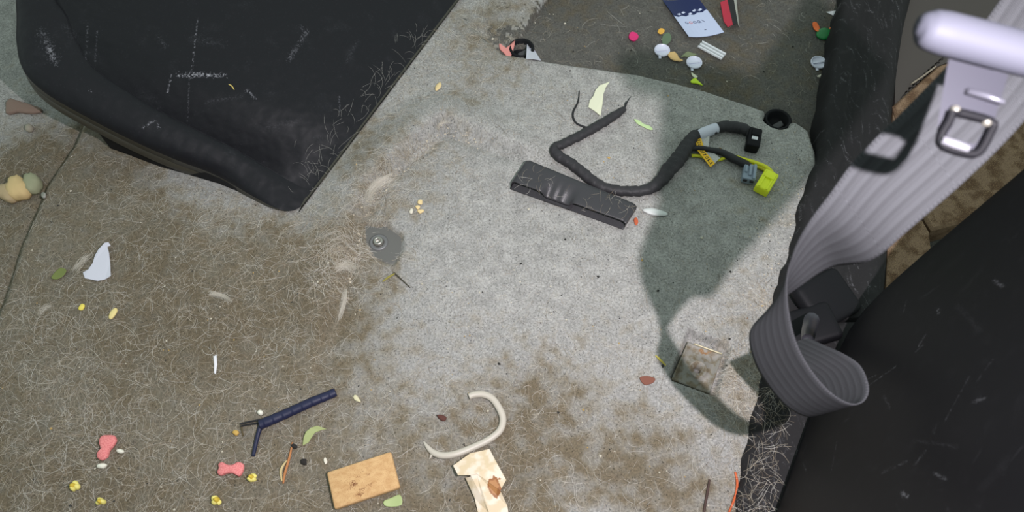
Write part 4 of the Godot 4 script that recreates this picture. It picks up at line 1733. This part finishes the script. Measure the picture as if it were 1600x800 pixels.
	chip("paper_scrap", [[1290, 20], [1316, 16], [1314, 30], [1306, 28]], 0.0015, M.white, "white paper corner beside orange shred and sill strip", "paper", "", {"per": 1})
	chip("paper_sliver", [[1276, 120], [1288, 115], [1290, 119], [1282, 122]], 0.001, M.cream, "short white sliver below the frosted cap by the sill", "paper")
	# by the far socket
	chip("pink_scrap", [[780, 71], [787, 75], [797, 79], [805, 84], [797, 87], [786, 84], [781, 79]], 0.003, mat(rgb8(214, 140, 132), 0.7), "pink torn plastic scrap beside the round socket", "scrap", "", {"curl": 0.003})
	var sc := on_ground([[823, 84, 0.001], [828, 79, 0.006], [832, 81, 0.008], [838, 88, 0.005], [845, 96, 0.001], [833, 95, 0.002], [822, 94, 0.001]], 0.0008)
	solo("paper_scrap", centre(sc), sheet_mesh(sc, centre(sc), 0.0006), M.paper, "folded pale blue paper scrap beside the round socket", "paper", "", "", false)
	# on the raised carpet
	var lf := on_ground([[952, 132, 0.004], [946, 140, 0.003], [942, 152, 0.004], [941, 166, 0.003], [938, 183, 0.001], [930, 177, 0.002], [919, 169, 0.001], [921, 160, 0.002], [927, 153, 0.003], [930, 145, 0.004], [936, 138, 0.004]], 0.001)
	solo("dry_leaf", centre(lf), sheet_mesh(lf, centre(lf), 0.0007), M.pale_leaf, "pale cream curled leaf beside the thin black wire", "leaf", "", "", false)
	chip("green_sliver", [[990, 188], [997, 189], [1006, 195], [1015, 198], [1020, 204], [1014, 204], [1004, 199], [996, 195]], 0.0014, mat(rgb8(182, 206, 150), 0.6), "pale green sliver near the harness end", "leaf", "", {"curl": 0.001})
	chip("yellow_flake", [[683, 133], [688, 130], [690, 135], [686, 141], [681, 143], [680, 138]], 0.002, M.tan, "yellow flake on hairy carpet beside the seat shell", "flake")
	for s in [[643, 331, 3.2, 4.2, "pale crumb left of three orange crumbs", true], [656, 317, 4.5, 3.6, "orange crumb uppermost of three above the stud", false], [653, 325, 4.0, 3.4, "middle orange crumb of three above the stud", false], [658, 331, 5.0, 3.2, "lowest orange crumb of three above the stud", false]]:
		chip("crumb", blob(s[0], s[1], s[2], s[3], 7, 0.25), 0.002, M.cream if s[5] else M.tan, s[4], "crumb", "crumbs above the stud")
	chip("plastic_shard", [[1003, 330], [1012, 327], [1024, 328], [1040, 333], [1042, 338], [1030, 339], [1016, 337]], 0.003, mat(rgb8(205, 208, 205), 0.4), "white plastic shard at the right end of the duct", "shard")
	chip("orange_shred", [[990, 344], [994, 341], [997, 347], [995, 353], [992, 352]], 0.002, mat(rgb8(186, 92, 58), 0.8), "tiny orange shred at the duct corner", "shred", "", {"rough": 0.0006})
	rod("twig", [[616, 427], [628, 438], [641, 450]], [0.0009, 0.0008, 0.0005], mat(rgb8(62, 58, 44), 0.8), "thin dark twig below the anchor stud", "twig")
	rod("grass_stem", [[598, 441], [608, 434], [618, 428]], [0.0008, 0.0014, 0.0008], mat(rgb8(140, 132, 62), 0.8), "short olive grass stem touching the dark twig", "stem")
	rod("grass_stem", [[1024, 556], [1031, 563], [1040, 572]], [0.0006, 0.0014, 0.0007], mat(rgb8(198, 182, 84), 0.8), "short yellow grass stem left of the anchor plate", "stem")
	chip("leaf_scrap", [[999, 591], [1010, 588], [1023, 592], [1020, 599], [1010, 602], [1004, 600]], 0.001, M.brown, "reddish brown leaf scrap left of the anchor plate", "leaf", "", {"curl": 0.001})
	chip("bark_bit", [[683, 650], [690, 649], [698, 653], [695, 659], [688, 657]], 0.003, mat(rgb8(86, 52, 44), 0.9), "dark brown bark bit inside the hook's curve", "bark")
	# left side
	chip("leaf", [[82, 436], [88, 426], [97, 420], [106, 424], [100, 433], [90, 438]], 0.001, mat(rgb8(112, 122, 62), 0.6), "green leaf half hidden in hair beside the paper scrap", "leaf", "", {"curl": 0.002})
	chip("straw_bit", [[124, 483], [129, 476], [134, 478], [131, 485], [126, 486]], 0.0025, M.yellow, "small yellow bit below the torn paper scrap", "bit")
	chip("straw_bit", [[171, 497], [175, 487], [182, 482], [185, 486], [181, 494], [175, 500]], 0.0025, mat(rgb8(226, 208, 140), 0.7), "pale yellow straw bit right of the small yellow bit", "bit")
	chip("paper_strip", [[334, 557], [339, 555], [340, 570], [338, 585], [335, 584], [335, 570]], 0.001, M.white, "narrow white paper strip above the taped wire", "paper", "", {"per": 1})
	# bottom left
	var beans := [[190, 706, 6, 3.6, 0.1, "white bean right of the broken biscuit"], [161, 729, 8, 4.2, -0.15, "white bean under the broken biscuit"], [408, 646, 4.5, 4.2, 0.0, "white pellet on the taped wire bundle's upper side"]]
	for s in beans:
		chip("bean", blob(s[0], s[1], s[2], s[3], 9, 0.06, s[4]), 0.004, mat(rgb8(228, 226, 210), 0.5), s[5], "bean", "white beans and pellets", {"dome": 0.3})
	var fl := [[118, 760, 9, "yellow popcorn flake below the broken biscuit"], [160, 785, 8, "yellow popcorn flake at the carpet's lower left beside another flake"], [340, 782, 9, "yellow popcorn flake below the bone biscuit"], [395, 747, 8, "yellow popcorn flake right of the bone biscuit"]]
	for s in fl:
		var q := gnd(s[0], s[1])
		t = thing("popcorn_flake", q, s[3], "popcorn", "yellow popcorn flakes")
		for k in 4:
			var off: Vector2 = Vector2.from_angle(k * 1.6 + s[0]) * (s[2] * 0.45 if k < 3 else 0.0)
			var lp := on_ground(blob(s[0] + off.x, s[1] + off.y, s[2] * 0.55, s[2] * 0.5, 8, 0.22), 0.0006)
			var cc := centre(lp)
			var mb := chip_mesh(smooth_loop(lp, 2), cc, 0.0032 + 0.001 * k, 0.4, 0.0, 0.0005)
			var pp := part(t, "lobe" if k < 3 else "kernel", mb, mat(rgb8(232, 220, 124), 0.7) if k < 3 else mat(rgb8(206, 178, 60), 0.7))
			pp.position = cc - q
	chip("crumb", blob(370, 677, 5, 4.5, 8, 0.15), 0.003, mat(rgb8(196, 160, 84), 0.8), "tan crumb at the bare end of the taped wire", "crumb", "crumbs by the taped wire")
	var lp2 := on_ground([[474, 697, 0.001], [476, 686, 0.003], [480, 677, 0.004], [488, 671, 0.005], [498, 668, 0.005], [512, 672, 0.003], [503, 674, 0.003], [494, 678, 0.004], [488, 686, 0.003], [483, 693, 0.002]], 0.001)
	solo("leaf", centre(lp2), sheet_mesh(lp2, centre(lp2), 0.0008), mat(rgb8(158, 168, 112), 0.6), "curled pale green leaf below the navy taped wire", "leaf", "", "", false)
	rod("straw_stalk", [[458, 692, 0.001], [453, 715], [446, 740], [443, 756]], [0.0008, 0.0013, 0.0014, 0.0008], mat(rgb8(176, 118, 72), 0.8), "orange brown straw stalk left of the cracker", "straw")
	rod("straw_stalk", [[449, 720, 0.001], [440, 735], [441, 752]], [0.0007, 0.0016, 0.0008], mat(rgb8(196, 178, 130), 0.8), "pale split straw beside the orange brown stalk", "straw")
	chip("seed_husk", [[553, 619], [557, 618], [562, 624], [564, 629], [558, 628], [553, 624]], 0.002, mat(rgb8(206, 200, 164), 0.7), "pale oval seed husk right of the navy taped wire", "husk")
	chip("leaf", [[600, 784], [612, 778], [626, 774], [628, 790], [604, 792]], 0.001, mat(rgb8(162, 178, 120), 0.6), "pale green leaf under the cracker's lower corner", "leaf", "", {"curl": 0.002})
	chip("dark_bit", blob(460, 698, 5, 4, 7, 0.25), 0.003, M.dark_bit, "black crumb beside the straw stalk top", "bit", "black crumbs by the cracker")
	chip("dark_bit", blob(476, 722, 5, 5, 7, 0.3), 0.003, M.dark_bit, "jagged black crumb left of the cracker's top corner", "bit", "black crumbs by the cracker")
	chip("seed_husk", [[506, 718], [509, 715], [512, 722], [509, 726], [507, 723]], 0.001, M.cream, "tiny white husk above the cracker", "husk")
	# far left
	t = thing("crumpled_leaf", gnd(42, 299), "crumpled tan and grey green dry leaf ball beside the carpet edge", "leaf")
	c = t.position
	for s in [[35, 300, 17, 17, rgb8(206, 180, 128), 0.016, "tan_fold"], [56, 292, 14, 14, rgb8(150, 152, 122), 0.014, "green_fold"], [18, 306, 16, 14, rgb8(176, 156, 120), 0.013, "back_fold"]]:
		var lp := on_ground(blob(s[0], s[1], s[2], s[3], 9, 0.14), 0.0)
		var cc := centre(lp)
		part(t, s[6], chip_mesh(smooth_loop(lp, 2), cc, s[5], 0.15, 0.0, 0.0015), mat(s[4], 0.8)).position = cc - c
	chip("pebble", blob(48, 203, 6, 6, 8, 0.12), 0.006, mat(rgb8(150, 144, 128), 0.8), "pale pebble on dark carpet beneath the seat shell", "pebble", "", {"dome": 0.3})
	chip("rag", [[15, 158], [35, 162], [66, 172], [66, 178], [48, 180], [30, 178], [12, 180]], 0.006, mat(rgb8(128, 108, 96), 0.9), "dull pinkish rag under the seat shell edge", "rag", "", {"rough": 0.001})
	chip("pebble", blob(70, 307, 4, 4, 7, 0.2), 0.004, mat(rgb8(160, 158, 150), 0.8), "tiny grey pebble right of the crumpled leaf ball", "pebble")
	# lower right
	rod("orange_thread", [[1148, 738], [1151, 752], [1150, 768], [1145, 785], [1138, 802]], [0.0011, 0.0013, 0.0013, 0.0012, 0.001], mat(rgb8(196, 92, 48), 0.7), "orange thread lying along the lower sill edge", "thread")
	rod("dark_stick", [[1108, 750], [1105, 768], [1101, 790], [1099, 806]], [0.0010, 0.0013, 0.0013, 0.0012], mat(rgb8(70, 52, 46), 0.8), "thin dark brown stick left of the orange thread", "stick")
	# uncounted crumbs and specks
	scatter_bits()

func bit(b: Mb, p: Vector3, r: float) -> void:
	var q := []
	var y := r * 0.8
	for k in 5:
		var a := TAU * k / 5 + rng.randf()
		q.append(b.add(p + Vector3(cos(a) * r * rng.randf_range(0.6, 1.3), y * rng.randf_range(0.2, 0.6), sin(a) * r * rng.randf_range(0.6, 1.3))))
	var top := b.add(p + Vector3(0, y * 1.6, 0))
	var bot := b.add(p + Vector3(0, 0, 0))
	for k in 5:
		b.tri(top, q[k], q[(k + 1) % 5])
		b.tri(bot, q[(k + 1) % 5], q[k])

func free_spot(u: float, v: float) -> bool:
	# over the shell or the sill there is no carpet to lie on
	if u < 480 and v < 340 and (v - 215.0) < (u - 120.0) * 0.375 and v < 335 and not (u < 118 and v > 165):
		return false
	if v < 335 and u < 705 and (u - 470.0) < (330.0 - v) * 0.754 and v < 330:
		if (v - 215.0) < (u - 120.0) * 0.375 or u > 440:
			return false
	var edge := 1310.0
	for q in [[0, 1316], [60, 1300], [170, 1284], [240, 1275], [320, 1250], [400, 1229], [455, 1212], [508, 1196], [565, 1198], [612, 1184], [680, 1168], [740, 1156], [800, 1148]]:
		if v >= q[0]:
			edge = q[1]
	return u < edge - 4

func scatter_bits() -> void:
	var crumbs := Mb.new()
	for i in 170:
		var u := rng.randfn(1222, 22)
		var v := rng.randfn(300, 34)
		if i > 90:
			u = rng.randfn(1195, 16)
			v = rng.randf_range(330, 720)
		if free_spot(u, v):
			crumbs.col = Color(0.62, 0.56, 0.44).lerp(Color(0.34, 0.20, 0.12), rng.randf() if v > 440 else 0.0)
			bit(crumbs, gnd(u, v), rng.randf_range(0.0005, 0.0014))
	var vm := mat(Color.WHITE, 0.8)
	vm.vertex_color_use_as_albedo = true
	solo("sill_crumbs", Vector3.ZERO, crumbs, vm, "pale crumbs and grit gathered along the sill edge", "crumbs", "", "stuff", false)
	var specks := Mb.new()
	for i in 760:
		var u := rng.randf_range(-40, 1300)
		var v := rng.randf_range(-30, 820)
		if not free_spot(u, v):
			continue
		var k := rng.randf()
		specks.col = Color(0.03, 0.028, 0.025) if k < 0.5 else Color(0.66, 0.62, 0.5) if k < 0.85 else Color(0.5, 0.34, 0.12)
		bit(specks, gnd(u, v), rng.randf_range(0.0004, 0.0011) * (1.0 if i % 7 else 1.9))
	# crumbs in the crease
	for i in 130:
		var k := rng.randi_range(2, 7)
		var f := rng.randf()
		var u: float = lerpf(CREASE[k][0], CREASE[k + 1][0], f) + rng.randfn(4, 6)
		var v: float = lerpf(CREASE[k][1], CREASE[k + 1][1], f) + rng.randfn(2, 5)
		specks.col = Color(0.62, 0.55, 0.42)
		bit(specks, gnd(u, v), rng.randf_range(0.0005, 0.0013))
	solo("carpet_specks", Vector3.ZERO, specks, vm, "tiny dark and pale specks scattered over the carpet", "specks", "", "stuff", false)


# ---------------------------------------------------------------- pet hair
class Hairs:
	var v := PackedVector3Array()
	var n := PackedVector3Array()
	var c := PackedColorArray()
	var ix := PackedInt32Array()

	func strand(path: PackedVector3Array, r: float, col: Color) -> void:
		var base := v.size()
		var m := path.size()
		for k in m:
			var d := path[mini(k + 1, m - 1)] - path[maxi(k - 1, 0)]
			var s := Vector3(d.z, 0, -d.x).normalized()
			var rr := r * (0.35 if k == 0 or k == m - 1 else 1.0)
			v.append(path[k] + s * rr); n.append((s * 0.8 + Vector3(0, 0.6, 0)).normalized()); c.append(col)
			v.append(path[k] + Vector3(0, rr * 1.3, 0)); n.append(Vector3.UP); c.append(col)
			v.append(path[k] - s * rr); n.append((-s * 0.8 + Vector3(0, 0.6, 0)).normalized()); c.append(col)
		for k in m - 1:
			var a := base + k * 3
			for i in 3:
				var j := (i + 1) % 3
				ix.append(a + i); ix.append(a + 3 + j); ix.append(a + j)
				ix.append(a + i); ix.append(a + 3 + i); ix.append(a + 3 + j)

	func mesh() -> ArrayMesh:
		var arr := []
		arr.resize(Mesh.ARRAY_MAX)
		arr[Mesh.ARRAY_VERTEX] = v
		arr[Mesh.ARRAY_NORMAL] = n
		arr[Mesh.ARRAY_COLOR] = c
		arr[Mesh.ARRAY_INDEX] = ix
		var am := ArrayMesh.new()
		am.add_surface_from_arrays(Mesh.PRIMITIVE_TRIANGLES, arr)
		return am

func hair_col() -> Color:
	var k := rng.randf()
	if k < 0.46:
		return Color(0.32, 0.25, 0.175).lerp(Color(0.54, 0.48, 0.37), rng.randf())
	if k < 0.86:
		return Color(0.60, 0.56, 0.47).lerp(Color(0.74, 0.72, 0.66), rng.randf())
	return Color(0.18, 0.13, 0.08)

func lay_hair(hs: Hairs, p: Vector3, a: float, len: float, bend: float, r: float, lift: float, segs := 5, follow := true) -> void:
	var path := PackedVector3Array()
	var q := p
	var st := len / segs
	for k in segs + 1:
		var w := q
		var arch := sin(PI * k / segs)
		w.y = (hgt(q.x, q.z) if follow else p.y) + 0.0003 + lift * arch
		path.append(w)
		a += bend / segs
		q += Vector3(cos(a), 0, sin(a)) * st
	hs.strand(path, r, hair_col())

func weight(u: float, v: float) -> float:
	var w := 0.26
	if u < 540:
		w = 0.95 - 0.25 * clampf(u / 540.0, 0, 1)
	elif u < 760 and v < 340:
		w = 0.8
	elif u < 900 and v > 560:
		w = 0.5
	elif u > 1120 and v > 420:
		w = 0.9
	if u > 760 and v < 130 - maxf(0.0, 900.0 - u) * 0.15 + maxf(0.0, u - 1000.0) * 0.2:
		w = 0.12
	return w

func make_hair() -> void:
	var hs := Hairs.new()
	var made := 0
	while made < 17500:
		var u := rng.randf_range(-120, 1330)
		var v := rng.randf_range(-80, 860)
		if rng.randf() > weight(u, v) or not free_spot(u, v):
			continue
		made += 1
		var p := gnd(u, v)
		var len := rng.randf_range(0.005, 0.021) * (1.0 if rng.randf() < 0.9 else 2.0)
		lay_hair(hs, p, rng.randf() * TAU, len, rng.randfn(0, 1.7), rng.randf_range(0.00004, 0.0001), rng.randf_range(0.0, 0.0015))
	# clumps where hair has felted together
	for s in [[60, 500, 60, 220, 0.4], [150, 610, 80, 320, 0.6], [90, 700, 60, 200, 0.2], [300, 420, 90, 260, -0.5], [560, 390, 26, 420, 0.3], [590, 300, 26, 300, -0.8], [640, 245, 24, 180, -0.8], [520, 430, 30, 260, 0.9], [500, 370, 45, 260, 0.0], [725, 70, 40, 260, 0.8], [330, 330, 50, 200, 0.4], [230, 300, 50, 160, 0.5], [1170, 590, 22, 200, 0.7], [1190, 470, 12, 120, 1.2], [380, 520, 70, 160, -0.3], [640, 130, 40, 160, 0.9], [430, 640, 60, 140, -0.6], [250, 740, 70, 160, -0.7], [1150, 640, 20, 120, 1.0], [820, 150, 60, 130, 0.9]]:
		for i in s[3]:
			var u: float = rng.randfn(s[0], s[2])
			var v: float = rng.randfn(s[1], s[2] * 0.8)
			if not free_spot(u, v):
				continue
			lay_hair(hs, gnd(u, v), s[4] + rng.randfn(0, 0.5) + (PI if rng.randf() < 0.5 else 0.0), rng.randf_range(0.008, 0.036), rng.randfn(0, 1.4), rng.randf_range(0.00005, 0.00012), rng.randf_range(0.0, 0.002), 6)
	put_hair("carpet_hair", hs, "fine blond pet hair matted over the grey carpet", "pet hair", "stuff")
	# hair on the lower sill
	hs = Hairs.new()
	for i in 260:
		var v := rng.randf_range(600, 840)
		var u := lerpf(1188, 1144, (v - 600.0) / 240.0) + rng.randf_range(2, 52)
		var p := flat(u, v, 0.014)
		p.y = 0.0145 + rng.randf() * 0.001
		lay_hair(hs, p, rng.randf() * TAU, rng.randf_range(0.008, 0.03), rng.randfn(0, 1.0), rng.randf_range(0.00005, 0.0001), 0.002, 5, false)
	put_hair("sill_hair", hs, "white pet hair matted on the lower black sill strip", "pet hair", "stuff")
	# a few hairs caught on the duct
	hs = Hairs.new()
	for i in 70:
		var f := rng.randf()
		var k := rng.randf()
		var u := lerpf(lerpf(805, 975, f), lerpf(832, 1000, f), k)
		var v := lerpf(lerpf(287, 348, f), lerpf(263, 322, f), k)
		if f > 0.2 and f < 0.6 and rng.randf() < 0.7:
			continue
		var p := flat(u, v, 0.0155)
		p.y = 0.0164
		lay_hair(hs, p, rng.randf() * TAU, rng.randf_range(0.006, 0.02), rng.randfn(0, 1.2), 0.00007, 0.0012, 5, false)
	put_hair("duct_hair", hs, "pale pet hair caught on the black duct outlet", "pet hair", "stuff")
	# stray hairs clinging to the seat shell near its lower edge
	hs = Hairs.new()
	var o: Vector3 = M.shell_o
	var nrm: Vector3 = M.shell_n
	for i in 110:
		var f := rng.randf()
		var u := lerpf(500, 690, f) - absf(rng.randfn(8, 26)) - 10.0
		var v := lerpf(300, 45, f) + rng.randf_range(-20, 20)
		if u > 470.0 + (330.0 - v) * 0.754 - 6.0:
			continue
		var a := rng.randfn(-1.1, 0.7)
		var bend := rng.randfn(0, 1.2)
		var path := PackedVector3Array()
		var q := Vector2(u, v)
		var st := rng.randf_range(2.0, 7.0)
		for k in 6:
			var r := ray(q.x, q.y)
			path.append(EYE + r * ((o - EYE).dot(nrm) / r.dot(nrm)) + nrm * (0.0006 + 0.001 * sin(PI * k / 5.0)))
			a += bend / 5.0
			q += Vector2(cos(a), sin(a)) * st
		hs.strand(path, 0.00007, Color(0.5, 0.48, 0.44))
	put_hair("shell_hair", hs, "stray pale hairs clinging to the black seat shell", "pet hair", "stuff")
	# felted tufts that stand out one by one
	var tufts := [
		[[[575, 316], [580, 300], [590, 289], [604, 281], [616, 277]], 5.0, 260, "curved cream fur tuft above the anchor stud"],
		[[[326, 460], [340, 461], [352, 465], [364, 472]], 2.5, 110, "small cream fur tuft on the hairy left carpet"],
		[[[527, 424], [538, 414], [550, 418], [556, 426]], 5.0, 170, "cream fur tuft left below the anchor stud"],
		[[[541, 452], [539, 470], [534, 488], [528, 505]], 2.6, 150, "long thin cream fur tuft below the rounded tuft"],
		[[[684, 205], [687, 196], [694, 193], [706, 193]], 1.5, 60, "small white hooked fur tuft at the crease corner"],
		[[[118, 425], [126, 414], [134, 404], [142, 398]], 4.0, 90, "faint tan fur tuft beside the torn paper scrap"],
		[[[62, 490], [72, 482], [82, 477]], 3.5, 70, "faint grey fur tuft below the half hidden leaf"]]
	for s in tufts:
		hs = Hairs.new()
		var c := gnd(s[0][1][0], s[0][1][1])
		for i in int(s[2] * 0.8):
			var off := Vector2(rng.randfn(0, s[1] * 0.8), rng.randfn(0, s[1] * 0.8))
			var path := PackedVector3Array()
			var y := absf(rng.randfn(0, 0.0012)) + 0.0004
			var from := rng.randf_range(-0.1, 0.55)
			var upto := from + rng.randf_range(0.25, 0.6)
			var n: int = s[0].size() - 1
			for k in 7:
				var f := clampf(lerpf(from, upto, k / 6.0), 0.0, 0.999) * n
				var j := int(f)
				var u: float = lerpf(s[0][j][0], s[0][j + 1][0], f - j) + off.x + rng.randfn(0, 0.4)
				var v: float = lerpf(s[0][j][1], s[0][j + 1][1], f - j) + off.y + rng.randfn(0, 0.4)
				path.append(gnd(u, v) + Vector3(0, y + 0.0012 * sin(PI * k / 6.0), 0) - c)
			hs.strand(path, 0.0001, Color(0.50, 0.45, 0.36).lerp(Color(0.68, 0.65, 0.57), rng.randf()))
		var t := put_hair("fur_tuft", hs, s[3], "fur tuft", "")
		t.position = c
		t.set_meta("group", "felted fur tufts on the carpet")

func put_hair(called: String, hs: Hairs, label: String, category: String, kind: String) -> MeshInstance3D:
	var o := MeshInstance3D.new()
	o.name = numbered(called)
	o.mesh = hs.mesh()
	var m := mat(Color.WHITE, 0.6, 0.4)
	m.vertex_color_use_as_albedo = true
	o.material_override = m
	add_child(o)
	tag(o, label, category, "", kind)
	return o
